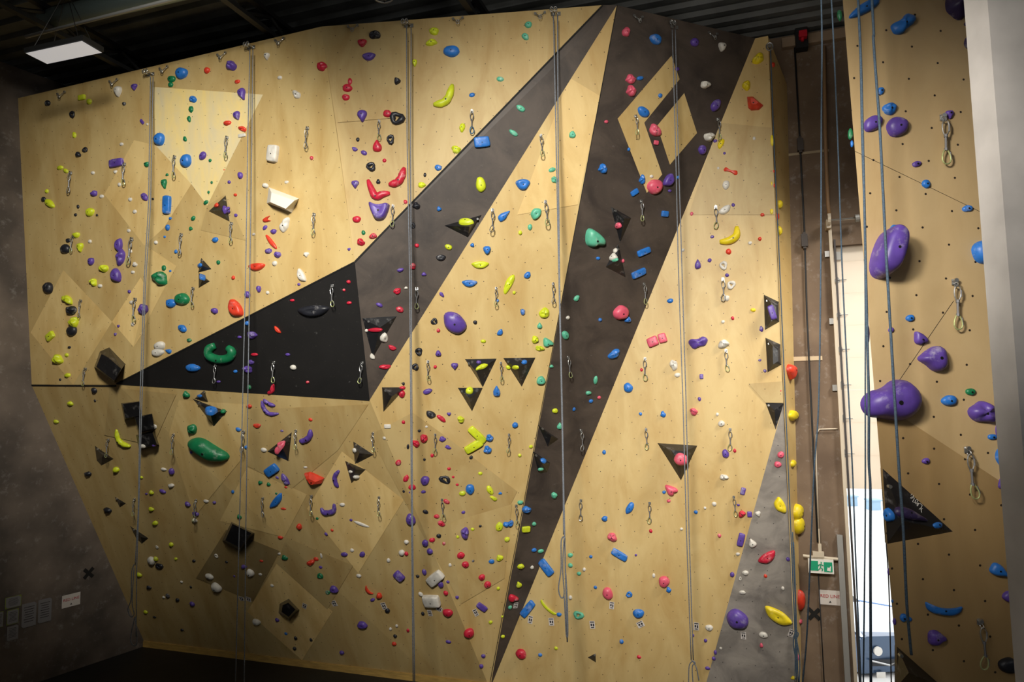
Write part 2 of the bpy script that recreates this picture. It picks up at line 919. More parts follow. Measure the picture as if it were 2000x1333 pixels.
def wallmat(name, col, col2, rough, dot=.17, rad=.0045, grain=(7, 7, .8), ang=0.0, dotcol=(40, 30, 22), spec=.4, bump=.05, scuff=0.0):
    """plywood panel: stained grain, scuffs and rows of drilled bolt holes (panel UV in metres)"""
    m = bpy.data.materials.new(name)
    m.use_nodes = True
    nt = m.node_tree
    N, Lk = nt.nodes.new, nt.links.new
    b = nt.nodes['Principled BSDF']
    b.inputs['Roughness'].default_value = rough
    b.inputs['Specular IOR Level'].default_value = spec
    uv = N('ShaderNodeUVMap')
    mp = N('ShaderNodeMapping'); mp.inputs['Rotation'].default_value = (0, 0, ang); mp.inputs['Scale'].default_value = (1 / dot, 1 / dot, 1)
    Lk(uv.outputs['UV'], mp.inputs['Vector'])
    sep = N('ShaderNodeSeparateXYZ'); Lk(mp.outputs['Vector'], sep.inputs[0])
    def mth(op, a, bv=None, c=None):
        n = N('ShaderNodeMath'); n.operation = op
        for i, v in enumerate((a, bv, c)):
            if v is None: continue
            if isinstance(v, (int, float)): n.inputs[i].default_value = v
            else: Lk(v, n.inputs[i])
        return n.outputs[0]
    row = mth('FLOOR', sep.outputs['Y'])
    par = mth('FLOORED_MODULO', row, 2)
    xx = mth('MULTIPLY_ADD', par, .5, sep.outputs['X'])
    fx = mth('SUBTRACT', mth('FRACT', xx), .5)
    fy = mth('SUBTRACT', mth('FRACT', sep.outputs['Y']), .5)
    d = mth('SQRT', mth('ADD', mth('MULTIPLY', fx, fx), mth('MULTIPLY', fy, fy)))
    isdot = mth('LESS_THAN', d, rad / dot)
    mg = N('ShaderNodeMapping'); mg.inputs['Rotation'].default_value = (0, 0, ang); mg.inputs['Scale'].default_value = grain
    Lk(uv.outputs['UV'], mg.inputs['Vector'])
    nz = N('ShaderNodeTexNoise'); nz.inputs['Scale'].default_value = 1.0; nz.inputs['Detail'].default_value = 8; nz.inputs['Roughness'].default_value = .62
    nz.inputs['Distortion'].default_value = .6
    Lk(mg.outputs['Vector'], nz.inputs['Vector'])
    rp = N('ShaderNodeValToRGB')
    rp.color_ramp.elements[0].position = .3; rp.color_ramp.elements[1].position = .62
    rp.color_ramp.elements[0].color = (*lin(col2), 1); rp.color_ramp.elements[1].color = (*lin(col), 1)
    Lk(nz.outputs['Fac'], rp.inputs['Fac'])
    out = rp.outputs['Color']
    if scuff:
        n2 = N('ShaderNodeTexNoise'); n2.inputs['Scale'].default_value = 14; n2.inputs['Detail'].default_value = 10; n2.inputs['Roughness'].default_value = .75
        Lk(uv.outputs['UV'], n2.inputs['Vector'])
        r2 = N('ShaderNodeValToRGB'); r2.color_ramp.elements[0].position = .62; r2.color_ramp.elements[1].position = .8
        r2.color_ramp.elements[1].color = (scuff,) * 3 + (1,); r2.color_ramp.elements[0].color = (0, 0, 0, 1)
        Lk(n2.outputs['Fac'], r2.inputs['Fac'])
        m2 = N('ShaderNodeMix'); m2.data_type = 'RGBA'
        Lk(r2.outputs['Color'], m2.inputs['Factor']); Lk(out, m2.inputs['A']); m2.inputs['B'].default_value = (.5, .48, .46, 1)
        out = m2.outputs['Result']
    mx = N('ShaderNodeMix'); mx.data_type = 'RGBA'
    Lk(isdot, mx.inputs['Factor']); Lk(out, mx.inputs['A']); mx.inputs['B'].default_value = (*lin(dotcol), 1)
    Lk(mx.outputs['Result'], b.inputs['Base Color'])
    if bump:
        bp = N('ShaderNodeBump'); bp.inputs['Strength'].default_value = bump; bp.inputs['Distance'].default_value = .01
        Lk(nz.outputs['Fac'], bp.inputs['Height']); Lk(bp.outputs['Normal'], b.inputs['Normal'])
    return m

def mesh(name, verts, faces, m, parent=None, smooth=False, midx=None, uvs=None, mw=None):
    me = bpy.data.meshes.new(name)
    me.from_pydata([tuple(v) for v in verts], [], faces)
    for x in (m if isinstance(m, (list, tuple)) else [m]):
        me.materials.append(x)
    if midx:
        me.polygons.foreach_set('material_index', midx)
    if smooth:
        me.polygons.foreach_set('use_smooth', [True] * len(me.polygons))
    if uvs:
        ul = me.uv_layers.new(name='UVMap')
        for l in me.loops:
            ul.data[l.index].uv = uvs[l.vertex_index]
    me.update()
    o = bpy.data.objects.new(name, me)
    C.objects.link(o)
    if parent: o.parent = parent
    if mw is not None: o.matrix_world = mw
    return o

def tag(o, label=None, cat=None, group=None, kind=None):
    if label: o['label'] = label
    if cat: o['category'] = cat
    if group: o['group'] = group
    if kind: o['kind'] = kind
    return o

def empty(name, loc, label=None, cat=None, group=None, kind=None, mw=None):
    o = bpy.data.objects.new(name, None)
    o.empty_display_size = .1
    C.objects.link(o)
    if mw is not None: o.matrix_world = mw
    else: o.location = loc
    return tag(o, label, cat, group, kind)

class MB:
    def __init__(s): s.v, s.f, s.m = [], [], []
    def add(s, v, f, mi=0):
        k = len(s.v); s.v += [Vector(x) for x in v]; s.f += [tuple(i + k for i in q) for q in f]; s.m += [mi] * len(f)
    def box(s, c, e, rot=None, mi=0):
        vs = []
        for i in range(8):
            p = Vector(((i & 1) * 2 - 1, ((i >> 1) & 1) * 2 - 1, ((i >> 2) & 1) * 2 - 1))
            p = Vector((p.x * e[0] / 2, p.y * e[1] / 2, p.z * e[2] / 2))
            if rot is not None: p = rot @ p
            vs.append(p + Vector(c))
        s.add(vs, [(0, 2, 3, 1), (4, 5, 7, 6), (0, 1, 5, 4), (2, 6, 7, 3), (0, 4, 6, 2), (1, 3, 7, 5)], mi)
    def tube(s, pts, r, n=8, closed=False, mi=0):
        pts = [Vector(p) for p in pts]
        rs = r if isinstance(r, (list, tuple)) else [r] * len(pts)
        L = len(pts); rings = []; prev = None
        for i, p in enumerate(pts):
            a = pts[(i - 1) % L] if closed or i > 0 else p
            b = pts[(i + 1) % L] if closed or i < L - 1 else p
            t = (b - a).normalized()
            if prev is None:
                h = Vector((0, 0, 1)) if abs(t.z) < .9 else Vector((1, 0, 0))
                x = t.cross(h).normalized()
            else:
                x = (prev - t * prev.dot(t)).normalized()
            prev = x; y = t.cross(x)
            rings.append([p + (x * math.cos(q * 2 * math.pi / n) + y * math.sin(q * 2 * math.pi / n)) * rs[i] for q in range(n)])
        vs = [v for rg in rings for v in rg]; fs = []
        for i in range(L if closed else L - 1):
            j = (i + 1) % L
            for q in range(n):
                fs.append((i * n + q, i * n + (q + 1) % n, j * n + (q + 1) % n, j * n + q))
        if not closed:
            fs.append(tuple(range(n))[::-1]); fs.append(tuple((L - 1) * n + q for q in range(n)))
        s.add(vs, fs, mi)
    def build(s, name, m, parent=None, smooth=False, mw=None):
        return mesh(name, s.v, s.f, m, parent, smooth, s.m, None, mw)

# ---------------------------------------------------------------- materials
GREY = (60, 58, 56)
wood_cols = {}
def wood(tone, ang=0.0, gloss=.5):
    k = (round(tone, 2), round(ang, 2), gloss)
    if k not in wood_cols:
        c = tuple(min(250, v * tone) for v in (204, 178, 122)) if tone < 1.3 else (224, 209, 170)  # highest tone is a pale lamp sheen painted into the wood colour
        c2 = tuple(min(250, v * tone) for v in (184, 152, 94))
        wood_cols[k] = wallmat('plywood %.2f' % tone, c, c2, gloss, ang=ang, grain=(3.2, 3.2 * .35, 1), scuff=.12)
    return wood_cols[k]
M_black = wallmat('black stained plywood', (27, 25, 24), (20, 19, 18), .55, dotcol=(75, 68, 60), rad=.003, grain=(2, 2, 1), scuff=.35)
M_dark = wallmat('dark brown stained plywood', (80, 70, 62), (52, 45, 41), .55, dotcol=(95, 85, 75), rad=.003, grain=(2.5, 2.5, 1), scuff=.25)
M_grey = wallmat('grey textured plywood', (146, 139, 130), (104, 98, 93), .7, dotcol=(50, 45, 42), rad=.005, grain=(2.5, 3.5, 1), scuff=.3, bump=.2)
M_seam = mat('black gap', (12, 11, 10), .8)
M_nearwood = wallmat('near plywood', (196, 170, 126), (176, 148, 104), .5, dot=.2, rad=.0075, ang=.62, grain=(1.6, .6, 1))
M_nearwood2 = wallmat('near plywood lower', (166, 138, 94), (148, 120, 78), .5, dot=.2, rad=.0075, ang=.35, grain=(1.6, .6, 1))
M_conc = mat('raw concrete', (124, 105, 86), .85, col2=(94, 77, 62), noise_scale=1.6, bump=.3, chalk=.25)
M_dim = mat('dim painted block', (34, 33, 32), .9)
M_conc_l = mat('dark raw concrete', (112, 100, 90), .85, col2=(74, 66, 60), noise_scale=1.6, bump=.3, chalk=.2)
M_floor = mat('grey vinyl floor pads', (34, 33, 33), .6, noise_amt=.2, noise_scale=3)
M_deck = mat('dark roof deck steel', (92, 94, 92), .6, noise_amt=.3, noise_scale=2)
M_steel = mat('black painted steel', (20, 20, 20), .6)
M_kick = mat('kicker timber', (196, 158, 84), .55, noise_amt=.15, noise_scale=6, stretch=(1, 1, 6))
M_chrome = mat('steel', (176, 176, 174), .32, metal=.85)
M_sling = mat('wire sling', (120, 120, 122), .5, metal=.4)
M_lime = mat('pale green alloy', (182, 190, 132), .35, metal=.5)
M_bluealloy = mat('blue alloy', (30, 110, 160), .35, metal=.4)
M_rope = mat('grey climbing rope', (128, 133, 141), .8, noise_amt=.25, noise_scale=120)
M_ropeb = mat('blue grey climbing rope', (72, 92, 110), .8, noise_amt=.25, noise_scale=120)
M_ropel = mat('light blue climbing rope', (110, 150, 180), .8, noise_amt=.25, noise_scale=120)
M_ropek = mat('dark cable', (24, 26, 30), .6)
M_hole = mat('dark bolt hole', (12, 10, 10), .5)
M_post = mat('pale grey painted post', (205, 200, 195), .6, noise_amt=.12, noise_scale=3)
M_door = mat('cream door panel', (246, 236, 220), .5)
_nt = M_door.node_tree; _tr = _nt.nodes.new('ShaderNodeBsdfTranslucent'); _tr.inputs['Color'].default_value = (.9, .82, .72, 1); _mx = _nt.nodes.new('ShaderNodeMixShader'); _mx.inputs[0].default_value = .35
_nt.links.new(_nt.nodes['Principled BSDF'].outputs[0], _mx.inputs[1]); _nt.links.new(_tr.outputs[0], _mx.inputs[2]); _nt.links.new(_mx.outputs[0], _nt.nodes['Material Output'].inputs['Surface'])
M_track = mat('galvanised track', (165, 165, 162), .45, metal=.4)
M_cream = mat('cream painted steel', (196, 184, 164), .5)
M_white = mat('white plastic', (225, 222, 215), .5)
M_green = mat('exit sign green', (20, 150, 110), .5)
M_paper = mat('paper', (205, 198, 192), .8)
M_paperd = mat('grey paper', (120, 118, 120), .8)
M_papery = mat('yellow green card', (120, 132, 60), .8)
M_ink = mat('dark ink', (40, 36, 40), .8)
M_redink = mat('red ink', (170, 40, 50), .8)
M_red = mat('red plastic', (190, 20, 40), .5)
M_lamp = mat('lamp diffuser', (232, 232, 236), .5, emit=.42)
HC = {'k': ('black', (36, 37, 44)), 'v': ('purple', (96, 70, 160)), 'x': ('dark purple', (58, 46, 88)), 'b': ('blue', (42, 118, 205)), 'g': ('green', (22, 122, 76)),
      't': ('mint green', (98, 190, 156)), 'l': ('lime yellow', (214, 226, 44)), 'y': ('yellow', (246, 220, 34)), 'r': ('red', (206, 36, 62)), 'p': ('pink', (226, 92, 116)),
      'o': ('orange red', (226, 66, 42)), 'w': ('white', (224, 219, 208))}
HM = {k: mat(n + ' resin', c, .42, noise_amt=.12, noise_scale=14, chalk=(.6 if k in 'kvbgrtpx' else .3), bump=.15) for k, (n, c) in HC.items()}
M_vol = mat('black textured volume', (30, 30, 33), .38, noise_amt=.2, noise_scale=20, chalk=.3, coat=.2)
M_volw = mat('white volume', (232, 228, 218), .5)

# ---------------------------------------------------------------- wall planes
def onfloor(px, py):
    return onplane(px, py, Vector((0, 0, 0)), Vector((0, 0, 1)))
K = onfloor(285, 1262)
Q = onfloor(850, 1333)
U = (Q - K).normalized()                     # along the wall, towards the door
NV = Vector((U.y, -U.x, 0)).normalized()
if NV.y > 0: NV = -NV                        # towards the camera

def P(px, py, o):
    return onplane(px, py, K + NV * o, NV)
ldir = Vector((-.9, -1.6, 0)).normalized()
NL = Vector((-ldir.y, ldir.x, 0)).normalized()
if NL.x < 0: NL = -NL
def PL(px, py, o=0.0):
    return onplane(px, py, K + NL * o, NL)

A_, D_ = PL(35, 192), PL(62, 753)
B_, M_, N_, E_, G_ = P(627, 52, 2.0), P(655, 240, 1.95), P(693, 512, 1.8), P(228, 750, 1.7), P(722, 782, 1.4)
H_, I_, J_, J2 = P(1177, 10, 1.25), P(1205, 10, 1.2), P(1475, 75, .0), P(1500, 70, .0)
def basept(px, o=0.0):
    lo, hi = 1200.0, 1700.0
    for _ in range(40):
        mid = (lo + hi) / 2
        if P(px, mid, o).z > 0: lo = mid
        else: hi = mid
    return P(px, lo, o)
L_ = basept(957)
R_ = basept(1558)
WD = -.75                                    # concrete wall behind
T_ = P(1537, 165, WD)
S_ = basept(1567, WD)
print('A off', (A_ - K).dot(NV), 'D off', (D_ - K).dot(NV), 'z', A_.z, B_.z, H_.z, J_.z, J2.z, T_.z, 'E', E_.z, 'G', G_.z, 'K', K, 'Q', Q, 'L', L_, 'R', R_, 'S', S_, 'T', T_)
F7T = P(1530, 790, 0)
R0 = P(1375, 1333, 0)
R0b = basept(1362)
TRI = []                                     # (a, b, c, part, material key)
def facet(pts, part, mk):
    for i in range(1, len(pts) - 1):
        TRI.append((pts[0], pts[i], pts[i + 1], part, mk))
facet([A_, B_, M_], 'plywood_panel', 1.0)
facet([A_, M_, N_], 'plywood_panel', 1.0)
facet([A_, N_, E_, D_], 'plywood_panel', 1.0)
facet([B_, H_, N_, M_], 'plywood_panel', .94)
facet([N_, H_, I_, G_], 'dark_stripe_panel', 'd')
facet([E_, N_, G_], 'black_panel', 'k')
facet([D_, E_, K], 'lower_panel', .98)
facet([E_, G_, Q, K], 'lower_panel', .98)
facet([G_, I_, L_], 'central_panel', 1.02)
facet([G_, L_, Q], 'central_panel', .98)
facet([I_, J_, L_], 'dark_panel', 'd')
facet([J_, J2, F7T, R0b, L_], 'door_side_panel', 1.0)
facet([F7T, R_, R0b], 'grey_panel', 'g')
facet([J2, T_, S_, R_], 'return_panel', 1.08)

def uvof(p):
    return ((p - K).dot(U), p.z)
def key2mat(k):
    if k == 'd': return M_dark
    if k == 'k': return M_black
    if k == 'g': return M_grey
    return wood(k, .35)

wallroot = empty('climbing_wall', K, 'tall plywood climbing wall with black stripes and a diamond emblem', 'climbing wall')
wallroot.location = (0, 0, 0)
parts = {}
def addpoly(part, pts, m, off=0.0, nrm=None):
    d = parts.setdefault(part, {'v': [], 'f': [], 'm': [], 'mats': []})
    if m not in d['mats']: d['mats'].append(m)
    n = nrm if nrm is not None else (pts[1] - pts[0]).cross(pts[2] - pts[0]).normalized()
    if n.dot(CAM - pts[0]) < 0: n = -n
    k = len(d['v'])
    d['v'] += [p + n * off for p in pts]
    d['f'].append(tuple(range(k, k + len(pts))))
    d['m'].append(d['mats'].index(m))
for a, b, c, part, mk in TRI:
    addpoly(part, [a, b, c], key2mat(mk))

def clip(poly, tri):
    # Sutherland-Hodgman in the plane of the photograph, convex tri
    def area(a, b, c): return (b.x - a.x) * (c.y - a.y) - (b.y - a.y) * (c.x - a.x)
    if area(*tri) < 0: tri = [tri[0], tri[2], tri[1]]
    out = poly
    for i in range(3):
        a, b = tri[i], tri[(i + 1) % 3]
        inp, out = out, []
        for j in range(len(inp)):
            p, q = inp[j], inp[(j + 1) % len(inp)]
            ip, iq = area(a, b, p) >= 0, area(a, b, q) >= 0
            if ip: out.append(p)
            if ip != iq:
                d1, d2 = area(a, b, p), area(a, b, q)
                out.append(p + (q - p) * (d1 / (d1 - d2)))
        if not out: return []
    return out

def overlay(poly, m, off, only=None, part=None):
    """a sheet lying on every facet it crosses"""
    poly = [Vector(p) for p in poly]
    for a, b, c, prt, mk in TRI:
        if only and not only(prt): continue
        tri = [pix(a), pix(b), pix(c)]
        cl = clip(poly, tri)
        if len(cl) < 3: continue
        n = (b - a).cross(c - a).normalized()
        pts = [onplane(p.x, p.y, a, n) for p in cl]
        addpoly(part or prt, pts, m, off, n)
woodpart = lambda p: p in ('plywood_panel', 'lower_panel', 'central_panel', 'door_side_panel')
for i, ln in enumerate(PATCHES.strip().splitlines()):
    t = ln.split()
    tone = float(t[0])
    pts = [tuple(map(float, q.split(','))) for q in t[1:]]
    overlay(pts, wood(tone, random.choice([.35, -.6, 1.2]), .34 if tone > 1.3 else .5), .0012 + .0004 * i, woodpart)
# diamond emblem
overlay([(1311, 109), (1327, 155), (1258, 240), (1206, 232)], wood(1.0, .35), .004, lambda p: p == 'dark_panel', 'diamond_emblem')
overlay([(1206, 232), (1258, 240), (1293, 341), (1263, 377)], wood(1.0, .35), .004, lambda p: p == 'dark_panel', 'diamond_emblem')
overlay([(1336, 182), (1361, 260), (1308, 322), (1283, 246)], wood(1.0, .35), .004, lambda p: p == 'dark_panel', 'diamond_emblem')
# black gaps between panels
def gap(a, b, w):
    a, b = Vector(a), Vector(b)
    n = Vector((-(b - a).y, (b - a).x)).normalized() * w / 2
    overlay([a + n, b + n, b - n, a - n], M_seam, .006, None, 'panel_gap')
gap((1177, 11), (693, 512), 3.2)
gap((693, 512), (228, 750), 2.4)
gap((62, 753), (228, 754), 3)
gap((228, 750), (722, 782), 2)
gap((1205, 10), (957, 1333), 1.2)
built = {}
for part, d in parts.items():
    o = built[part] = mesh(part, d['v'], d['f'], d['mats'], built['dark_panel'] if part == 'diamond_emblem' else wallroot, midx=d['m'], uvs=[uvof(p) for p in d['v']])
    if part == 'diamond_emblem': o['label'] = 'diamond shaped emblem of bare plywood on the dark stripe'
    if part == 'return_panel': o['label'] = 'narrow side face of the wall beside the concrete'
# top thickness and kicker
kb = MB()
def strip_box(mb, a, b, w, h, mi=0):
    d = (b - a); rot = Matrix((d.normalized(), d.normalized().cross(Vector((0, 0, 1))).normalized(), Vector((0, 0, 1)))).transposed()
    mb.box((a + b) / 2, (d.length, w, h), rot, mi)
strip_box(kb, K + NV * .03 + Vector((0, 0, .04)), K + U * ((R_ - K).dot(U)) + NV * .03 + Vector((0, 0, .04)), .05, .09)
kb.build('kicker_board', M_kick, wallroot)
tb = MB()
for a, b in ((A_, B_), (B_, H_), (H_, I_), (I_, J_), (J_, J2), (J2, T_)):
    nb = NV * -.25
    tb.add([a, b, b + nb, a + nb], [(0, 1, 2, 3)])
tb.build('top_cap', M_steel, wallroot)

# ---------------------------------------------------------------- room shell
def struct(o): o['kind'] = 'structure'; return o
WC = K + NV * WD
def PC(px, py, o=0.0): return onplane(px, py, WC + NV * o, NV)
CEIL = 8.0
wl0 = K - ldir * .9
wlv = [K - ldir * 2.2, K + ldir * 14, K + ldir * 14 + Vector((0, 0, CEIL)), K - ldir * 2.2 + Vector((0, 0, CEIL))]
struct(mesh('wall_left', wlv + [p - NL * .25 for p in wlv], [(0, 1, 2, 3), (4, 7, 6, 5), (0, 4, 5, 1), (3, 2, 6, 7), (0, 3, 7, 4), (1, 5, 6, 2)], M_conc_l))
# concrete wall with the door opening
dl = PC(1633, 620); dtop = PC(1660, 478).z
ul = (dl - WC).dot(U)
ur = ul + 3.6
Z = Vector((0, 0, 1))
def W(u, z, o=0.0): return Vector((WC.x, WC.y, 0)) + U * u + Z * z + NV * o
def wallbox(mb, u0, u1, z0, z1, t=.25):
    vs = [W(u0, z0), W(u1, z0), W(u1, z1), W(u0, z1), W(u0, z0, -t), W(u1, z0, -t), W(u1, z1, -t), W(u0, z1, -t)]
    mb.add(vs, [(0, 1, 2, 3), (4, 7, 6, 5), (0, 4, 5, 1), (3, 2, 6, 7), (0, 3, 7, 4), (1, 5, 6, 2)])
wb = MB()
wallbox(wb, -4, ul, 0, CEIL); wallbox(wb, ul, ur, dtop, CEIL); wallbox(wb, ur, 13, 0, CEIL)
struct(wb.build('wall_front', M_conc))
fl = MB(); fl.add([(-16, -9, 0), (14, -9, 0), (14, 6, 0), W(13, 0), W(-4.5, 0), (-16, 9, 0)], [(0, 1, 2, 3, 4, 5)])
struct(fl.build('floor', M_floor))
mbk = MB(); mbk.box((-1, -9, CEIL / 2), (31, .2, CEIL)); struct(mbk.build('wall_back', M_dim))
mbk = MB(); mbk.box((9.5, -1, CEIL / 2), (.2, 16, CEIL)); struct(mbk.build('wall_right', M_dim))
# corrugated deck, ribs run along the wall
dv, df = [], []
k = 0; o = -1.1
prof = []
while o < 20:
    prof += [(o, CEIL), (o + .09, CEIL), (o + .12, CEIL + .05), (o + .21, CEIL + .05)]
    o += .24
for (o, z) in prof:
    dv += [W(-13, z, o + .9), W(17, z, o + .9)]
for i in range(len(prof) - 1):
    df.append((2 * i, 2 * i + 1, 2 * i + 3, 2 * i + 2))
struct(mesh('ceiling', dv, df, M_deck))

# ledger under the deck, on the concrete wall
lg = MB(); a = PC(1578, 79, .04); b = PC(1655, 66, .04)
strip_box(lg, W((a - WC).dot(U) - .3, a.z, .05), W((a - WC).dot(U) + 5, a.z, .05), .08, .12)
tag(lg.build('ledger_beam', mat('bare timber ledger', (150, 128, 104), .7)), 'pale timber ledger beam under the roof deck on the concrete wall', 'beam')

# ---------------------------------------------------------------- near panel (foreground wall)
NY = 4.35
def PN(px, py, y=NY): return onplane(px, py, Vector((0, y, 0)), Vector((0, 1, 0)))
n1, n2 = PN(1646, 0), PN(1709, 780)
n3, n4 = PN(2090, 1100), PN(2060, 0)
ntl = n1 + (n1 - n2) * .42; ntr = n4 + Vector((0, 0, ntl.z - n4.z))
nbl = PN(1757, 1333, 4.55); nbl2 = Vector((nbl.x + .05, nbl.y + .05, 0)); nbr = Vector((n3.x + .3, 4.6, 0))
cr = PN(2090, 1030)
near = empty('near_climbing_wall', (0, 0, 0), 'nearer plywood climbing wall with large purple and blue holds', 'climbing wall')
NTRI = []
def nfacet(name, pts, m):
    th = Vector((.03, .02, 0))
    v = pts + [p + Vector((.10, .16, 0)) for p in pts]
    n = len(pts)
    f = [tuple(range(n)), tuple(range(2 * n - 1, n - 1, -1))] + [(i, i + n, (i + 1) % n + n, (i + 1) % n) for i in range(n)]
    for i in range(1, n - 1): NTRI.append((pts[0], pts[i], pts[i + 1]))
    mesh(name, v, f, m, near, uvs=[(p.x, p.z) for p in v])
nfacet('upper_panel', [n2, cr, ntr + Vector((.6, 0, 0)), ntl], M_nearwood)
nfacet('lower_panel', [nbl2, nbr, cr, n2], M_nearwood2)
sm = MB()
def seamline(a, b):
    pa, pb = PN(*a) + Vector((0, -.002, 0)), PN(*b) + Vector((0, -.002, 0))
    sm.tube([pa, pb], .0012, 4)
seamline((1670, 296), (1935, 424)); seamline((1757, 742), (1862, 588))
sm.build('panel_seam', M_seam, near)
# post at the frame's edge
pp = onplane(1968, 500, Vector((0, 2.9, 0)), Vector((0, 1, 0)))
po = MB(); po.box((pp.x + .25, 2.9 + .075, CEIL / 2), (.5, .15, CEIL))
po.v = [Vector(v) for v in po.v]
tag(po.build('post', M_post), 'pale grey post rising in front of the near climbing wall', 'post')

# ---------------------------------------------------------------- ray casting onto the walls
bv_v, bv_f = [], []
def reg(pts, faces):
    k = len(bv_v); bv_v.extend(pts); bv_f.extend([tuple(i + k for i in q) for q in faces])
for a, b, c, *_ in TRI: reg([a, b, c], [(0, 1, 2)])
for a, b, c in NTRI: reg([a, b, c], [(0, 1, 2)])
bvh = BVHTree.FromPolygons(bv_v, bv_f)
def hit(px, py):
    d = ray(px, py)
    loc, n, i, t = bvh.ray_cast(CAM, d)
    if loc is None: return None
    if n.dot(d) > 0: n = -n
    return loc, n
def frame(loc, n):
    x = Vector((0, 0, 1)).cross(n).normalized()
    y = n.cross(x).normalized()
    return x, y
def scale_at(loc, x, y):
    e = .01
    p0 = pix(loc); px_ = pix(loc + x * e) - p0; py_ = pix(loc + y * e) - p0
    return max(px_.length / e, 40), max(py_.length / e, 40)
def local(loc, n, rot=0.0):
    x, y = frame(loc, n)
    c, s = math.cos(rot), math.sin(rot)
    x2, y2 = x * c + y * s, y * c - x * s
    return Matrix(((x2.x, y2.x, n.x, loc.x), (x2.y, y2.y, n.y, loc.y), (x2.z, y2.z, n.z, loc.z), (0, 0, 0, 1))), x2, y2

# ---------------------------------------------------------------- labels
LM = [(432, 408, 'black pyramid volume near the corner'), (400, 535, 'twin small black volumes'), (214, 714, 'black block volume above the seam'), (905, 440, 'black volume on the dark stripe'),
      (1212, 440, 'long black volume with pink knob'), (1205, 512, 'chalky black volume'), (940, 728, 'black triangle volume with lime holds'), (1015, 726, 'black triangle volume nearest the stripe'),
      (918, 780, 'smaller black triangle volume'), (765, 778, 'black volume under the black panel'), (1508, 610, 'upper black edge volume'), (1512, 693, 'lower black edge volume'), (1515, 812, 'black volume above the grey panel'),
      (1325, 898, 'big rounded triangle volume'), (412, 805, 'black volume below the seam'), (273, 835, 'stack of three black blocks'), (200, 890, 'black volume by the lime banana'), (466, 1048, 'tilted black square volume'),
      (552, 873, 'black volume with pink streak'), (705, 886, 'upper of two black volumes'), (690, 925, 'lower of two black volumes'), (1072, 853, 'chalky black stripe volume'), (1060, 908, 'lower stripe volume'), (564, 1190, 'black pentagon volume'),
      (1157, 1286, 'tiny black triangle volume'), (1790, 1020, 'large black volume of the near wall'), (552, 392, 'white slab volume'), (888, 631, 'big purple egg'), (431, 687, 'green horseshoe'), (409, 878, 'big green saddle'),
      (742, 413, 'purple bowl'), (740, 370, 'red segmented boomerang'), (866, 190, 'lime segmented boomerang'), (1428, 459, 'yellow crescent'), (1278, 365, 'large pink sloper'), (1311, 220, 'diamond emblem'), (616, 934, 'large orange cap hold'),
      (461, 604, 'orange egg by the rope'), (613, 608, 'black ledge hold'), (1163, 466, 'mint three-lobed hold'), (882, 101, 'blue disc near the top'), (1364, 670, 'purple kidney hold'), (1440, 1210, 'big purple hold of the grey panel'),
      (1519, 1205, 'yellow boat hold'), (1499, 1090, 'orange half-moon of the grey panel'), (851, 1129, 'upper white brick hold'), (844, 1173, 'lower white brick hold'), (916, 1237, 'red disc near the floor'), (1018, 1278, 'red ball near the floor'),
      (940, 855, 'pair of lime bars'), (1724, 500, 'purple cylinder of the near wall'), (1818, 701, 'large purple egg of the near wall'), (1736, 782, 'huge purple jug of the near wall'),
      (1842, 1190, 'long blue bar of the near wall'), (1720, 245, 'purple pair of the near wall'), (1473, 204, 'red wedge under the peak'), (939, 361, 'lime egg on the stripe'), (357, 585, 'green dome'), (315, 545, 'green ball by the rope'),
      
      (1240, 1000, 'blue capsule hold'), (1130, 1110, 'hanging coiled rope'), (600, 1090, 'light diamond sheet'), (1255, 513, 'blue bars of the dark panel'),
      (229, 319, 'long purple bar near the corner'), (235, 490, 'stacked purple bars'), (142, 620, 'column of black and lime holds'), (165, 195, 'lime pair under the top edge'), (311, 684, 'white double-ball hold'),
      (312, 1100, 'lime and black cluster by the coiled rope'), (424, 1147, 'chalky grey-white hold'), (708, 1220, 'purple half-moon near the floor'), (1297, 1137, 'chalky pink ball'), (1247, 1199, 'blue dome above a route card'),
      (1067, 1109, 'upper blue bar beside the stripe'), (1031, 1190, 'lower blue bar beside the stripe'), (1187, 1160, 'pale pink oval'), (1409, 94, 'white shield-shaped hold'), (1542, 728, 'orange fang on the side face'),
      (1557, 1015, 'yellow pair on the side face'), (1508, 275, 'yellow sliver on the side face'), (535, 300, 'tall white hold'), (776, 232, 'big black ring hold'), (522, 111, 'white drop under the top edge')]
def rel(x, y, lx, ly):
    dx, dy = x - lx, y - ly
    r = math.hypot(dx, dy)
    pre = 'just ' if r < 42 else ('' if r < 95 else 'well ')
    if r < 14: return 'on the'
    if abs(dy) > 2 * abs(dx): w = 'below the' if dy > 0 else 'above the'
    elif abs(dx) > 2 * abs(dy): w = 'right of the' if dx > 0 else 'left of the'
    else: w = ('below' if dy > 0 else 'above') + ' and ' + ('right' if dx > 0 else 'left') + ' of the'
    return pre + w
LAB = []
def near_lm(x, y, k=0, avoid=None):
    side = x > 1640
    c = [l for l in LM if ('near wall' in l[2]) == side and not (avoid and math.hypot(l[0] - avoid[0], l[1] - avoid[1]) < 9)]
    c.sort(key=lambda l: math.hypot(l[0] - x, l[1] - y))
    return c[k]
def want(o, x, y, desc, own=False): LAB.append([o, x, y, desc, own])
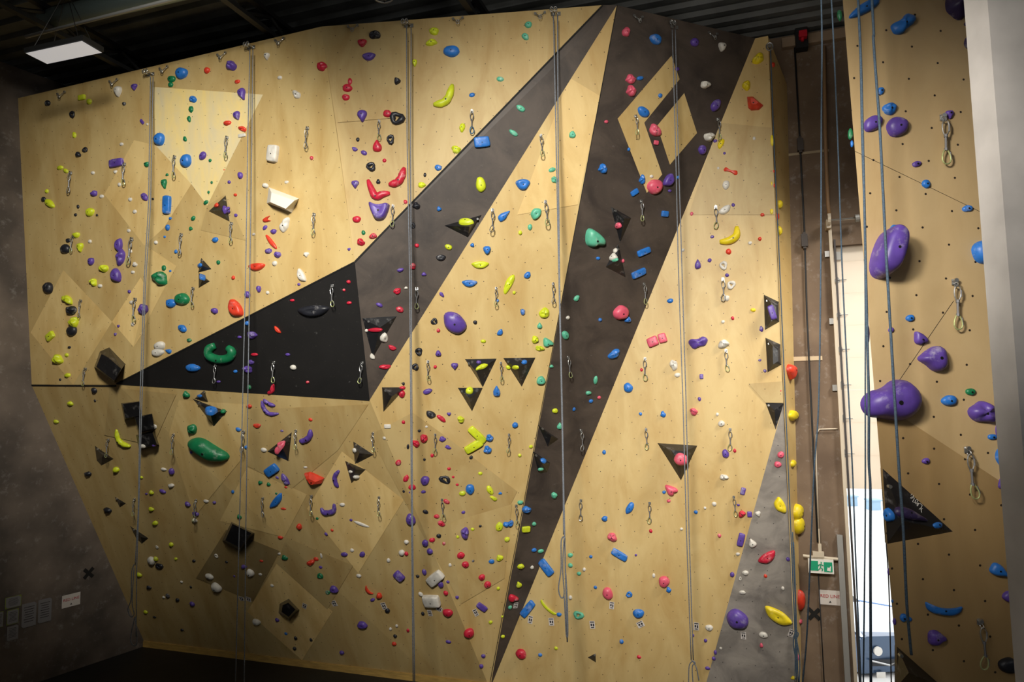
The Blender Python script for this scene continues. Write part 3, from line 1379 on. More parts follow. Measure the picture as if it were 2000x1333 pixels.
def finish_labels():
    def trim(s):
        w = s.split()
        return ' '.join(w[:16])
    def mk(e, k=0):
        o, x, y, d, own = e
        l = near_lm(x, y, k, (x, y) if own else None)
        return '%s %s %s' % (d, rel(x, y, l[0], l[1]), l[2])
    cur = {id(e): mk(e) for e in LAB}
    def groups():
        g = {}
        for e in LAB: g.setdefault(cur[id(e)].lower(), []).append(e)
        return [v for v in g.values() if len(v) > 1]
    for k in (1, 2, 3):
        for v in groups():
            for e in v[1:] if k > 1 else v[1:]:
                t = mk(e, k)
                if t.lower() not in {s.lower() for s in cur.values()}: cur[id(e)] = t
    for v in groups():
        v.sort(key=lambda e: (e[2], e[1]))
        n = len(v)
        names = {2: ['upper', 'lower'], 3: ['uppermost', 'middle', 'lowest'], 4: ['uppermost', 'second highest', 'second lowest', 'lowest'], 5: ['uppermost', 'second highest', 'middle', 'second lowest', 'lowest']}.get(n) or ['highest'] + ['number %d from the top' % (i + 1) for i in range(1, n)]
        for e, nm in zip(v, names): cur[id(e)] = nm + ' ' + cur[id(e)]
    bad = 0
    for e in LAB:
        s = cur[id(e)]
        if len(s.split()) > 16: bad += 1; s = s.replace('just ', '').replace('well ', ''); s = trim(s)
        e[0]['label'] = s
    print('labels', len(LAB), 'left dup', len(groups()), 'long', bad)

# ---------------------------------------------------------------- volumes
for ln in VOLS.strip().splitlines():
    a, b = ln.split('/')
    t = a.split(); col, h = t[0], float(t[1])
    base = [tuple(map(float, q.split(','))) for q in t[2:]]
    top = [tuple(map(float, q.split(','))) for q in b.split()]
    cx = sum(p[0] for p in base) / len(base); cy = sum(p[1] for p in base) / len(base)
    hh = hit(cx, cy)
    loc, n = hh
    if cx < 1640: h *= .8
    bp = [onplane(p[0], p[1], loc, n) for p in base]
    tp = [onplane(p[0], p[1], loc + n * h, n) for p in top]
    inv = Matrix.Translation(-loc)
    vs = bp + [p - n * .03 for p in bp] + tp
    nb = len(bp); f = [tuple(range(2 * nb - 1, nb - 1, -1))] + [(i, (i + 1) % nb, (i + 1) % nb + nb, i + nb) for i in range(nb)]
    if len(tp) == 1:
        f += [(i, (i + 1) % nb, 2 * nb) for i in range(nb)]
    else:
        f += [(i, (i + 1) % nb, 2 * nb + (i + 1) % nb, 2 * nb + i) for i in range(nb)] + [tuple(range(2 * nb, 2 * nb + nb))]
    reg(list(bp) + list(tp), [tuple(j if j < nb else j - nb for j in q) for q in f[1 + nb:]])
    root = empty('climbing_volume', loc)
    area = abs(sum(base[i][0] * base[(i + 1) % nb][1] - base[(i + 1) % nb][0] * base[i][1] for i in range(nb))) / 2
    size = 'large' if area > 1500 else ('small' if area < 500 else 'mid-sized')
    shp = {3: 'triangular', 4: 'four-sided', 5: 'five-sided'}[nb]
    tag(root, None, 'climbing volume', 'climbing volumes bolted to the walls')
    want(root, cx, cy, '%s %s %s volume' % (size, 'black' if col == 'k' else 'white', shp), True)
    vb = mesh('volume_body', [p - loc for p in vs], f, M_vol if col == 'k' else M_volw, root)
    # screw near each base corner
    scr = MB()
    cen = sum(tp, Vector()) / len(tp)
    for p in bp[:3]:
        q = p.lerp(cen, .35) + n * .002
        scr.tube([q - loc - n * .02, q - loc + n * .008], .012, 8)
        break
    scr.build('screw', M_chrome, vb)
bvh = BVHTree.FromPolygons(bv_v, bv_f)

# ---------------------------------------------------------------- holds
OUT = {
 'T': [(0, .56), (.55, -.47), (-.55, -.47)],
 'V': [(-.45, .5), (-.15, .47), (.5, -.05), (.47, -.35), (.1, -.3), (-.05, -.5), (-.4, -.4), (-.5, 0)],
 'D': [(0, .55), (.22, .25), (.5, -.1), (.4, -.45), (0, -.52), (-.4, -.45), (-.5, -.1), (-.22, .25)],
 'B': [(-.45, .55), (.45, .55), (.53, .4), (.53, -.4), (.45, -.55), (-.45, -.55), (-.53, -.4), (-.53, .4)],
 'M': [(-.55, .25), (-.2, .5), (.2, .52), (.55, .25), (.42, -.15), (.2, -.52), (-.2, -.52), (-.42, -.15)],
 'U': [(-.53, .52), (-.2, .32), (.1, .3), (.53, .42), (.45, .05), (.28, -.42), (0, -.52), (-.22, -.45), (-.42, 0)],
 'S': [(-.35, .48), (.1, .58), (.3, .25), (.58, .12), (.42, -.42), (0, -.55), (-.25, -.35), (-.58, -.22), (-.4, .1)],
 'K': [(-.55, -.3), (-.35, .15), (0, -.05), (.4, .58), (.55, .4), (.25, -.4), (-.1, -.55)],
 'H': [(-.55, -.05), (-.38, .5), (0, .3), (.35, .58), (.55, .1), (.35, -.4), (0, -.35), (-.3, -.58)],
 'N': [(-.55, .1), (-.42, .58), (-.2, .25), (.2, .2), (.42, .58), (.58, 0), (.4, -.58), (.15, -.25), (-.2, -.2), (-.45, -.5)],
 'W': [(-.5, .4), (-.2, .5), (.5, 0), (.35, -.35), (-.05, -.5), (-.25, -.35)],
 'C': [(-.55, .5), (-.3, .15), (0, .05), (.3, .15), (.55, .5), (.5, -.1), (.25, -.5), (-.25, -.5), (-.5, -.1)],
 'P': [(-.52, .36), (-.27, .53), (-.05, .5), (.22, .14), (.53, -.2), (.45, -.5), (.08, -.52), (-.2, -.27), (-.45, .1)],
 'L': [(-.55, -.3), (-.2, .3), (.2, .5), (.53, .5), (.55, -.2), (.1, -.5), (-.35, -.5)],
 'Q': [(-.53, -.08), (-.38, .22), (-.12, .3), (.05, .52), (.32, .5), (.53, .1), (.48, -.3), (.2, -.55), (-.15, -.45), (-.42, -.4)],
 'Z': [(-.1, .55), (.3, .55), (.5, .4), (.5, .1), (.35, -.4), (0, -.56), (-.4, -.5), (-.52, -.2), (-.35, .3)],
}
SH = {'R': 'rounded', 'J': 'knobbly', 'D': 'teardrop', 'T': 'three-sided', 'B': 'brick-shaped', 'M': 'half-moon', 'S': 'star-like', 'O': 'ring-like', 'E': 'slender', 'K': 'tick-shaped', 'H': 'kidney-shaped',
      'V': 'three-lobed', 'N': 'bone-shaped', 'W': 'wedge-shaped', 'C': 'curved', 'U': 'bowl-shaped', 'P': 'saddle-shaped', 'L': 'long tapered', 'Q': 'bulging', 'Z': 'cylindrical'}
def chaikin(p, it=2):
    for _ in range(it):
        q = []
        for i in range(len(p)):
            a, b = p[i], p[(i + 1) % len(p)]
            q += [(a[0] * .75 + b[0] * .25, a[1] * .75 + b[1] * .25), (a[0] * .25 + b[0] * .75, a[1] * .25 + b[1] * .75)]
        p = q
    return p
def hold_geo(code, w, h, seed, lod=2):
    """verts, faces, apex of one hold in its own frame: x, y in the wall, z out of it"""
    rnd = random.Random(seed)
    mn = min(w, h)
    if code == 'O':
        mb = MB(); n = 14 if lod > 1 else 9
        pts = []; rs = []
        for i in range(n):
            a = 2 * math.pi * i / n
            k = 1 + .16 * math.sin(3 * a + seed)
            pts.append((w * .33 * k * math.cos(a), h * .33 * k * math.sin(a), mn * .08)); rs.append(mn * (.2 + .05 * math.sin(2 * a + seed * 2)))
        mb.tube(pts, rs, 8 if lod > 1 else 6, True)
        return mb.v, mb.f, None
    if code in OUT:
        o = chaikin(OUT[code], (0 if code == 'W' else (2 if lod > 1 else 1)))
    else:
        n = 24 if lod > 1 else 10
        o = [(.5 * math.cos(2 * math.pi * i / n), .5 * math.sin(2 * math.pi * i / n)) for i in range(n)]
    amp = {'R': .05, 'J': .11, 'E': .1, 'S': .03, 'H': .05, 'B': .015, 'W': 0, 'P': .01, 'Q': .01, 'Z': .005, 'U': .02, 'M': .02}.get(code, .03)
    o2 = []
    for (x, y) in o:
        a = math.atan2(y, x)
        k = 1 + amp * (math.sin(2 * a + seed * 1.3) + .7 * math.sin(3 * a + seed * 2.1) + .4 * math.sin(5 * a + seed))
        o2.append((x * w * k, y * h * k))
    dep = mn * {'R': .42, 'J': .5, 'B': .42, 'M': .45, 'E': .4, 'W': .55, 'P': .4, 'Q': .55, 'Z': 1.1, 'U': .45, 'V': .4}.get(code, .42)
    prof = {'B': [(1, 0), (1, .6), (.93, .9), (.8, 1), (.35, 1.03)], 'W': [(1, 0), (.95, .35), (.45, 1)],
            'Z': [(1, 0), (.98, .4), (.92, .8), (.75, .97), (.4, 1.02)],
            'M': [(1, 0), (.97, .35), (.85, .75), (.6, 1), (.3, .92)], 'U': [(1, 0), (.97, .5), (.88, .9), (.72, 1), (.35, .8)]}.get(code) or \
           ([(1, 0), (.97, .3), (.86, .62), (.66, .86), (.36, .98)] if lod > 1 else [(1, 0), (.9, .55), (.5, .95)])
    up = {'J': .16, 'M': .1, 'U': .05, 'D': 0, 'Z': .2, 'R': .05}.get(code, .03)
    cx = sum(p[0] for p in o2) / len(o2); cy = sum(p[1] for p in o2) / len(o2)
    vs, fs = [], []
    n = len(o2)
    for k, (s, z) in enumerate(prof):
        for i, (x, y) in enumerate(o2):
            zz = z * dep
            if code in ('J', 'E', 'H', 'S') and k:
                zz *= 1 + .22 * math.sin(3.1 * math.atan2(y, x) + seed)
            xx = cx + (x - cx) * s; yy = cy + (y - cy) * s + up * h * z * .5
            vs.append((xx, yy, zz - (.004 if k == 0 else 0)))
    for k in range(len(prof) - 1):
        for i in range(n):
            j = (i + 1) % n
            fs.append((k * n + i, k * n + j, (k + 1) * n + j, (k + 1) * n + i))
    fs.append(tuple((len(prof) - 1) * n + i for i in range(n)) if code in 'BWZ' or lod < 2 else None)
    apex = (cx, cy + up * h * .5, dep * prof[-1][1])
    if fs[-1] is None:
        fs.pop(); k = (len(prof) - 1) * n
        vs.append((apex[0], apex[1], dep * (1.0 if code not in 'MU' else .85)))
        fs += [(k + i, k + (i + 1) % n, len(vs) - 1) for i in range(n)]
        apex = vs[-1]
    return vs, fs, apex

rows = []
for ln in HOLDS.strip().splitlines():
    t = ln.split()
    rows.append((t[0], float(t[1]), float(t[2]), float(t[3]), float(t[4]), t[5] if len(t) > 5 else 'R', float(t[6]) if len(t) > 6 else 0.0))
rows.sort(key=lambda r: -r[3] * r[4] * (1.0))
NBIG = 296
def place(px, py, rot):
    hh = hit(px, py)
    if hh is None:
        # holds that stick out from the near wall's side edge
        for d in range(1, 40):
            hh = hit(px + d, py)
            if hh: break
        if hh is None: return None
        loc, n = hh
        loc = onplane(px, py, loc + Vector((0, .06, 0)), Vector((0, 1, 0)))
        n = Vector((-.25, -.97, 0)).normalized() if px > 1600 else n
        return local(loc, n, math.radians(rot)) + (loc, n)
    loc, n = hh
    return local(loc, n, math.radians(rot)) + (loc, n)
stuff = {'v': [], 'f': [], 'm': []}
cols = list(HC)
nb_ = 0
def hold_thing(c, px, py, w, h, code, rot, i):
    pl = place(px, py, rot)
    if pl is None: print('miss', px, py); return
    mw, x2, y2, loc, n = pl
    sx, sy = scale_at(loc, x2, y2)
    W_, H_ = w / sx, h / sy
    if code != 'Z' and c not in 'w' or code == 'O': pass
    vs, fs, apex = hold_geo(code, W_, H_, i * 1.7, 2)
    cn = HC[c][0]
    o = mesh('climbing_hold', vs, fs, HM[c], None, code not in 'W', None, None, mw)
    a = w * h
    size = 'huge' if a > 2500 else 'large' if a > 700 else 'medium' if a > 320 else 'small' if a > 160 else 'very small'
    tag(o, None, 'climbing hold', 'climbing holds bolted to the walls')
    want(o, px, py, '%s %s %s hold' % (size, cn, SH[code]), a > 700)
    if apex and min(w, h) >= 11 and code not in 'S':
        bx = MB(); r = max(.006, min(W_, H_) * .055)
        ax, ay, az = apex
        bx.tube([(ax, ay - H_ * .06, az * .9 - .004), (ax, ay - H_ * .06, az + .0025)], r, 8)
        bo = bx.build('bolt_socket', M_hole, o)
        bo.matrix_parent_inverse = Matrix()
for i, (c, px, py, w, h, code, rot) in enumerate(rows[:NBIG]):
    hold_thing(c, px, py, w, h, code, rot, i)
for i, (c, px, py, w, h, code, rot) in enumerate(rows[NBIG:]):
    pl = place(px, py, rot)
    if pl is None: print('miss', px, py); continue
    mw, x2, y2, loc, n = pl
    sx, sy = scale_at(loc, x2, y2)
    vs, fs, _ = hold_geo(code, w / sx, h / sy, i * 1.1 + 50, 1)
    k = len(stuff['v'])
    stuff['v'] += [mw @ Vector(v) for v in vs]; stuff['f'] += [tuple(j + k for j in q) for q in fs]; stuff['m'] += [cols.index(c)] * len(fs)
o = mesh('small_footholds', stuff['v'], stuff['f'], [HM[c] for c in cols], None, True, stuff['m'])
tag(o, 'scatter of tiny multicoloured footholds all over the climbing wall', 'footholds', None, 'stuff')

# long segmented and curved holds
for i, ln in enumerate(PATHS.strip().splitlines()):
    t = ln.split(); c, wd = t[0], float(t[1])
    pts = [tuple(map(float, q.split(','))) for q in t[2:]]
    # smooth the path
    fine = []
    for a in range(len(pts) - 1):
        for s in range(4):
            k = s / 4
            p0 = pts[max(a - 1, 0)]; p1 = pts[a]; p2 = pts[a + 1]; p3 = pts[min(a + 2, len(pts) - 1)]
            fine.append(tuple(.5 * (2 * p1[q] + (p2[q] - p0[q]) * k + (2 * p0[q] - 5 * p1[q] + 4 * p2[q] - p3[q]) * k * k + (3 * p1[q] - p0[q] - 3 * p2[q] + p3[q]) * k ** 3) for q in (0, 1)))
    fine.append(pts[-1])
    mid = fine[len(fine) // 2]
    h0 = hit(*mid)
    loc, n = h0
    x, y = frame(loc, n); sx, sy = scale_at(loc, x, y)
    r0 = wd / 2 / ((sx + sy) / 2)
    ps, rs = [], []
    for j, p in enumerate(fine):
        q = onplane(p[0], p[1], loc, n) - loc
        k = j / (len(fine) - 1)
        end = min(1, .45 + 2.2 * min(k, 1 - k)) if wd < 15.5 and c != 'y' else min(1, .7 + 2 * min(k, 1 - k))
        if c == 'y': end = .25 + .85 * math.sin(math.pi * min(1, k * .8 + .12))
        lump = 1 + (.14 * abs(math.sin(k * math.pi * (len(pts) - 1))) if c in 'lrv' else 0)
        rs.append(r0 * end * lump); ps.append(q + n * rs[-1] * .35)
    mb = MB(); mb.tube(ps, rs, 12)
    o = mb.build('climbing_hold', HM[c], None, True); o.location = loc
    tag(o, None, 'climbing hold', 'climbing holds bolted to the walls')
    want(o, mid[0], mid[1], '%s %s %s hold' % ('large' if wd > 12 else 'small', HC[c][0], {'l': 'segmented banana', 'r': 'segmented boomerang', 'v': 'caterpillar', 'y': 'crescent', 'g': 'horseshoe'}[c]), True)
    bx = MB(); q = ps[len(ps) // 2] + n * rs[len(ps) // 2]
    bx.tube([q - n * .01, q + n * .004], .009, 8); bx.build('bolt_socket', M_hole, o)

# chalk-white scrawl on the large volume of the near wall
hv = hit(1792, 985)
if hv:
    mb = MB(); pts = []
    for i in range(40):
        k = i / 39
        am = 3.2 + 1.8 * math.sin(i * .47 + 1)
        q = onplane(1779 + 24 * k + am * math.sin(i * .95), 968 + 30 * k - am * math.sin(i * .95 + 1.5 * math.sin(i * .3)), hv[0] + hv[1] * .003, hv[1])
        pts.append(q)
    vr = [o for o in bpy.data.objects if o.name.startswith('climbing_volume') and (o.location - hv[0]).length < .6]
    vr.sort(key=lambda o: (o.location - hv[0]).length)
    mb.tube([p - vr[0].location for p in pts], .0016, 5)
    mb.build('lettering', M_white, vr[0])

# ---------------------------------------------------------------- quickdraws
def oval(mb, c, ax, ay, w, h, r, n=14, skew=0.0):
    pts = []
    for i in range(n):
        a = 2 * math.pi * i / n
        ww = w * (1 + skew * math.sin(a))
        pts.append(c + ax * (ww / 2 * math.cos(a)) + ay * (h / 2 * math.sin(a)))
    mb.tube(pts, r, 6, True)
DR = [tuple(map(float, q.split())) for q in DRAWS.strip().replace('\n', ';').split(';') if q.strip()]
for i, (px, py, L) in enumerate(DR):
    hh = hit(px, py)
    if hh is None: print('draw miss', px, py); continue
    loc, n = hh
    up = Vector((0, 0, 1)); x = up.cross(n).normalized()
    sx, sy = scale_at(loc, x, up)
    Lm = L / sy
    big = L > 80
    tilt = math.radians(random.uniform(-4, 4)); dn = (-up * math.cos(tilt) + x * math.sin(tilt)); sd = (x * math.cos(tilt) + up * math.sin(tilt))
    root = empty('quickdraw', loc, None, 'quickdraw', 'quickdraws hanging from the wall bolts')
    want(root, px, py + L / 2, 'steel quickdraw %shanging' % ('with blue lower clip ' if (px, py) == (922, 217) else ''))
    k = 1.0 if big else 1.25
    r = Lm * .0125 * k
    off = n * .035
    hb = MB(); hb.tube([n * -.01, n * .03], Lm * .045, 8); hb.box(n * .008 + dn * Lm * .03, (Lm * .12, Lm * .12, .006), Matrix((x, up, n)).transposed()); oval(hb, off * .7 + dn * Lm * .09, n, dn, .04, Lm * .1, r, 10)
    hb.build('bolt_hanger', M_chrome, root)
    c1 = MB(); oval(c1, off + dn * Lm * .27, sd, dn, Lm * .13, Lm * .32, r * 1.15, 14, -.15); c1 = c1.build('upper_carabiner', M_chrome, root); g1 = MB(); g1.tube([off + dn * Lm * .2 + sd * Lm * .07, off + dn * Lm * .34 + sd * Lm * .07], r * 1.5, 6); g1.build('gate', M_sling, c1)
    s1 = MB(); s1.tube([off + dn * Lm * .41, off + dn * Lm * .72], Lm * .022 * k, 6); s1.tube([off + dn * Lm * .40, off + dn * Lm * .46], Lm * .035 * k, 6); s1.tube([off + dn * Lm * .68, off + dn * Lm * .73], Lm * .035 * k, 6)
    s1.build('sling', M_sling, root)
    t2 = math.radians(random.uniform(-14, 14)); d2 = dn * math.cos(t2) + sd * math.sin(t2); s2 = sd * math.cos(t2) - dn * math.sin(t2)
    c2 = MB(); oval(c2, off + dn * Lm * .71 + d2 * Lm * .14, s2, d2, Lm * .16, Lm * .3, r * 1.2, 14, .3)
    c2 = c2.build('lower_carabiner', M_bluealloy if (px, py) == (922, 217) else (M_lime if big or i % 5 else M_chrome), root)
    g2 = MB(); q = off + dn * Lm * .71; g2.tube([q + d2 * Lm * .05 + s2 * Lm * .075, q + d2 * Lm * .2 + s2 * Lm * .09], r * 1.3, 6); g2.build('gate', M_sling, c2)

# ---------------------------------------------------------------- lower-off anchors at the top
for (px, py) in [(122, 187), (224, 163), (322, 138), (435, 111), (548, 83), (690, 57), (895, 42), (1055, 32), (1245, 37), (1391, 70)]:
    loc, n = hit(px, py)
    up = Vector((0, 0, 1)); x = up.cross(n).normalized(); s = scale_at(loc, x, up)[1]
    root = empty('top_anchor', loc, None, 'anchor', 'chain anchors along the top edge')
    want(root, px, py, 'steel V-shaped chain anchor')
    a = -x * 9 / s + up * 4 / s + n * .02; b = x * 9 / s + up * 5 / s + n * .02; c = -up * 5 / s + n * .05
    for q, nm in ((a, 'chain'), (b, 'chain')):
        m_ = MB(); m_.box(q, (.022, .022, .02), Matrix((x, up, n)).transposed())
        for j in range(3):
            cc = q.lerp(c, (j + .5) / 3); oval(m_, cc, (c - q).normalized(), (n if j % 2 else (c - q).normalized().cross(n)), .028, .014, .003, 8)
        m_.build(nm, M_chrome, root)
    m_ = MB(); oval(m_, c, x, up, .035, .045, .004, 10); m_.build('ring', M_chrome, root)

# ---------------------------------------------------------------- ropes
def rope_pts(pts, o):
    return [P(x, y, o) for x, y in pts]
def maxoff(pts, lo=-1):
    best = lo
    for i in range(len(pts) - 1):
        for k in range(9):
            x = pts[i][0] + (pts[i + 1][0] - pts[i][0]) * k / 8; y = pts[i][1] + (pts[i + 1][1] - pts[i][1]) * k / 8
            hh = hit(x, min(y, 1332))
            if hh: best = max(best, (hh[0] - K).dot(NV))
    return best
def mkrope(strands, label, r, m, coil=None, anchor=None, extra=None):
    off = max(maxoff(s) for s in strands) + .10
    root = empty('top_rope', P(*strands[0][0], off), label, 'rope')
    base = root.location.copy()
    for s in strands:
        ps = rope_pts(s, off)
        fine = []
        for a in range(len(ps) - 1):
            for k in range(6): fine.append(ps[a].lerp(ps[a + 1], k / 6) - base)
        fine.append(ps[-1] - base)
        mb = MB(); mb.tube(fine, r, 8); mb.build('rope_strand', m, root, True)
    if coil:
        for cs in coil:
            ps = [p - base for p in rope_pts(cs, off + .03)]
            fine = []
            for a in range(len(ps) - 1):
                for k in range(5):
                    p0 = ps[max(a - 1, 0)]; p1 = ps[a]; p2 = ps[a + 1]; p3 = ps[min(a + 2, len(ps) - 1)]; t = k / 5
                    fine.append(.5 * (2 * p1 + (p2 - p0) * t + (2 * p0 - 5 * p1 + 4 * p2 - p3) * t * t + (3 * p1 - p0 - 3 * p2 + p3) * t ** 3))
            fine.append(ps[-1])
            mb = MB(); mb.tube(fine, r, 7); mb.build('rope_coil', m, root, True)
    return root, off
ROPES = [
 ([[(294, 150), (290, 400), (281, 560), (274, 760), (270, 1000), (264, 1105)], [(299, 150), (294, 400), (284, 560), (278, 760), (271, 1000), (267, 1110), (266, 1245)]],
  'grey top rope nearest the dark corner, ending in a coiled bundle', [[(262, 1103), (257, 1120), (256, 1170), (250, 1190), (255, 1205), (262, 1200), (258, 1175), (262, 1110)], [(264, 1205), (257, 1235), (256, 1255), (265, 1262), (268, 1245), (264, 1205)]], M_rope, .0055, (296, 146)),
 ([[(488, 98), (484, 267), (480, 527), (474, 780), (467, 1047), (460, 1333)], [(494, 98), (492, 267), (488, 527), (484, 780), (480, 1047), (477, 1333)]],
  'grey top rope passing beside the orange egg hold', None, M_rope, .0055, (492, 94)),
 ([[(794, 54), (795, 267), (800, 527), (802, 787), (804, 1047), (807, 1333)], [(803, 54), (802, 267), (803, 527), (804.5, 787), (806, 1047), (810, 1333)]],
  'grey top rope hanging past the tip of the black panel', None, M_rope, .0055, (799, 51)),
 ([[(1081, 30), (1086, 267), (1092, 560), (1097, 787), (1100, 960), (1101, 1045)], [(1089, 30), (1090, 267), (1093, 560), (1098, 787), (1102, 1000), (1104, 1100), (1108, 1255)]],
  'pale rope crossing the dark stripe with a tied loop halfway', [[(1101, 1048), (1096, 1060), (1096, 1110), (1091, 1150), (1096, 1168), (1102, 1160), (1099, 1110), (1102, 1050)], [(1102, 1165), (1104, 1200), (1106, 1240), (1109, 1240), (1108, 1180), (1105, 1120)]], M_rope, .0065, (1086, 28)),
 ([[(1313, 58), (1319, 267), (1325, 527), (1334, 787), (1341, 1047), (1350, 1290)], [(1319, 58), (1324, 267), (1332, 527), (1340, 787), (1346, 1047), (1354, 1290)]],
  'grey top rope crossing the diamond emblem', [[(1353, 1292), (1346, 1302), (1345, 1340)], [(1353, 1292), (1360, 1305), (1365, 1330)], [(1350, 1290), (1358, 1296), (1352, 1304), (1354, 1340)]], M_rope, .0055, (1316, 53)),
]
for strands, label, coil, m, r, anc in ROPES:
    root, off = mkrope(strands, label, r, m, coil)
    loc, n = hit(*anc)
    up = Z; x = up.cross(n).normalized(); s = scale_at(loc, x, up)[1]
    an = empty('rope_anchor', loc, 'paired pulleys holding the ' + label.replace(',', '').split(' with ')[0].split(' ending')[0].replace('hanging past the tip of', 'past').replace('passing beside', 'beside'), 'anchor')
    for sx in (-1, 1):
        m_ = MB(); oo = (off - (loc - K).dot(NV))
        m_.tube([x * sx * 4 / s, x * sx * 4 / s + NV * (oo + .01)], .008, 8); oval(m_, x * sx * 3.5 / s + NV * oo, x, up, .035, .05, .005, 10); m_.box(x * sx * 5 / s + n * .01, (.04, .04, .008), Matrix((x, up, n)).transposed())
        m_.build('pulley', M_chrome, an)
# rope down the outer edge
root, off = mkrope([[(1505, 96), (1511, 267), (1523, 527), (1534, 787), (1545, 1047), (1553, 1240)]], 'blue rope running down the outer corner of the wall beside the concrete', .0065, M_ropeb,
   [[(1554, 1237), (1550, 1250), (1551, 1270), (1556, 1290)], [(1548, 1040), (1551, 1120), (1554, 1200), (1556, 1333)], [(1550, 1060), (1553, 1140), (1556, 1240), (1559, 1333)], [(1546, 1060), (1549, 1150), (1553, 1250), (1553, 1333)], [(1553, 1233), (1559, 1238), (1556, 1247), (1552, 1240), (1557, 1232)], [(1555, 1245), (1562, 1290), (1561, 1333)]])
an = empty('rope_anchor', P(1503, 92, 0), 'single steel pulley at the peak of the outer corner', 'anchor')
m_ = MB(); m_.tube([Vector(), NV * (off + .02)], .02, 8); oval(m_, NV * off, U, Z, .07, .09, .009, 12); m_.build('pulley', M_chrome, an)

# free ropes in front of the door and the near wall
def freerope(pts, y, r, m, label, name='top_rope', cat='rope', toceil=True):
    ps = [onplane(a, b, Vector((0, yy, 0)), Vector((0, 1, 0))) for (a, b), yy in zip(pts, y if isinstance(y, list) else [y] * len(pts))]
    if toceil:
        ps = [Vector((ps[0].x, ps[0].y, CEIL - .02))] + ps
    base = ps[0].copy(); fine = []
    ps = [p - base for p in ps]
    for a in range(len(ps) - 1):
        for k in range(6):
            p0 = ps[max(a - 1, 0)]; p1 = ps[a]; p2 = ps[a + 1]; p3 = ps[min(a + 2, len(ps) - 1)]; t = k / 6
            fine.append(p1.lerp(p2, t) if a == 0 else .5 * (2 * p1 + (p2 - p0) * t + (2 * p0 - 5 * p1 + 4 * p2 - p3) * t * t + (3 * p1 - p0 - 3 * p2 + p3) * t ** 3))
    fine.append(ps[-1])
    mb = MB(); mb.tube(fine, r, 8); o = mb.build(name, m, None, True); o.location = base
    return tag(o, label, cat)
freerope([(1604, 0), (1604, 267), (1603, 527), (1599, 787), (1590, 920), (1584, 1060), (1576, 1240), (1567, 1340)], 5.2, .0062, M_ropeb, 'blue grey rope slanting away from the door towards the cross mark')
freerope([(1624, 0), (1636, 267), (1645, 527), (1658, 787), (1665, 920), (1672, 1110), (1680, 1300), (1682, 1340)], 5.2, .0058, M_ropeb, 'blue grey rope hanging over the hinges of the cream door')
freerope([(1675, 0), (1683, 267), (1688, 430), (1690, 600), (1690, 787), (1690, 1000), (1688, 1180), (1686, 1340)], 4.0, .0045, M_ropeb, 'thin dark rope along the edge of the near wall')
freerope([(1676, 0), (1685, 267), (1691, 527), (1695, 700), (1697, 787), (1697, 900), (1700, 960), (1700, 1100), (1701, 1340)], 3.95, .0075, M_ropeb, 'thick blue grey rope in front of the huge purple jug')
freerope([(1703, 0), (1706, 80), (1717, 230), (1721, 300), (1731, 500), (1745, 740), (1756, 920), (1764, 1030), (1771, 1180), (1780, 1280)], 3.9, .0078, M_ropeb, 'thick blue grey rope crossing the purple cylinder hold')
freerope([(1729, 1036), (1735, 1120), (1738, 1220), (1741, 1340)], 5.6, .005, M_ropek, 'short dark rope in front of the parked car', toceil=False)
# black cable with joint boxes on the concrete
cp = [(1551, 72), (1562, 270), (1571, 450), (1576, 620), (1584, 787), (1590, 920), (1597, 1060)]
ps = [PC(a, b, .03) for a, b in cp]
cb = empty('power_cable', ps[0], 'black cable with two joint boxes running down the concrete wall', 'cable')
mb = MB(); mb.tube([p - ps[0] for p in ps], .011, 8); mb.build('cable', M_ropek, cb, True)
Rw = Matrix((U, -NV, Z)).transposed()
for jb, (a, b) in enumerate(((1563, 283), (1571, 470))):
    mb = MB(); mb.box(PC(a, b, .05) - ps[0], (.07, .06, .15), Rw)
    for s in (-1, 1): mb.box(PC(a, b, .05) - ps[0] + Z * s * .085, (.035, .04, .03), Rw)
    mb.build('joint_box', mat('brown black box', (48, 36, 28), .5), cb)
tag((lambda m_: m_.build('wall_cable', M_ropek, None, True))((lambda m_: (m_.tube([PC(1598, 1120, .02), PC(1604, 1230, .02), PC(1610, 1340, .02)], .006, 6), m_)[1])(MB())), 'thin black cable running down below the green exit sign', 'cable')

# ---------------------------------------------------------------- things on the concrete wall
es = empty('exit_sign', PC(1603, 1106, .08), 'white exit sign with a green running man pictogram on the concrete wall', 'sign')
e0 = es.location.copy(); ew, eh = .27, .16
slant = Matrix.Rotation(math.radians(-3), 3, 'Y')
def onsign(u, z, d=0.0): return U * u + Z * (z - u * .05) + NV * d
mb = MB(); mb.box((0, 0, 0), (ew, .05, eh), Rw); sb = mb.build('sign_box', M_white, es)
mb = MB(); mb.tube([onsign(-ew / 2 - .05, eh / 2 + .015), onsign(ew / 2 + .05, eh / 2 + .015)], .018, 8); mb.box(onsign(-.02, eh / 2 + .05), (.12, .06, .06), Rw); mb.build('lamp_housing', M_cream, es)
mb = MB(); mb.box(onsign(-.075, 0, .027), (.09, .004, .11), Rw); mb.build('green_panel', M_green, sb)
mb = MB(); mb.box(onsign(.075, 0, .027), (.09, .004, .11), Rw); mb.build('green_panel', M_green, sb)
mb = MB()                                     # running man between the panels
mb.tube([onsign(.005, .045, .03), onsign(.006, .046, .031)], .011, 10)
for a, b in (((.003, .03), (-.008, -.01)), ((-.008, -.01), (.015, -.025)), ((.015, -.025), (.01, -.05)), ((-.008, -.01), (-.02, -.035)), ((-.02, -.035), (-.036, -.04)), ((.003, .025), (.025, .01)), ((.002, .025), (-.02, .02)), ((-.02, .02), (-.026, .002))):
    mb.tube([onsign(*a, .03), onsign(*b, .03)], .0055, 6)
mb.build('running_man', M_green, sb)
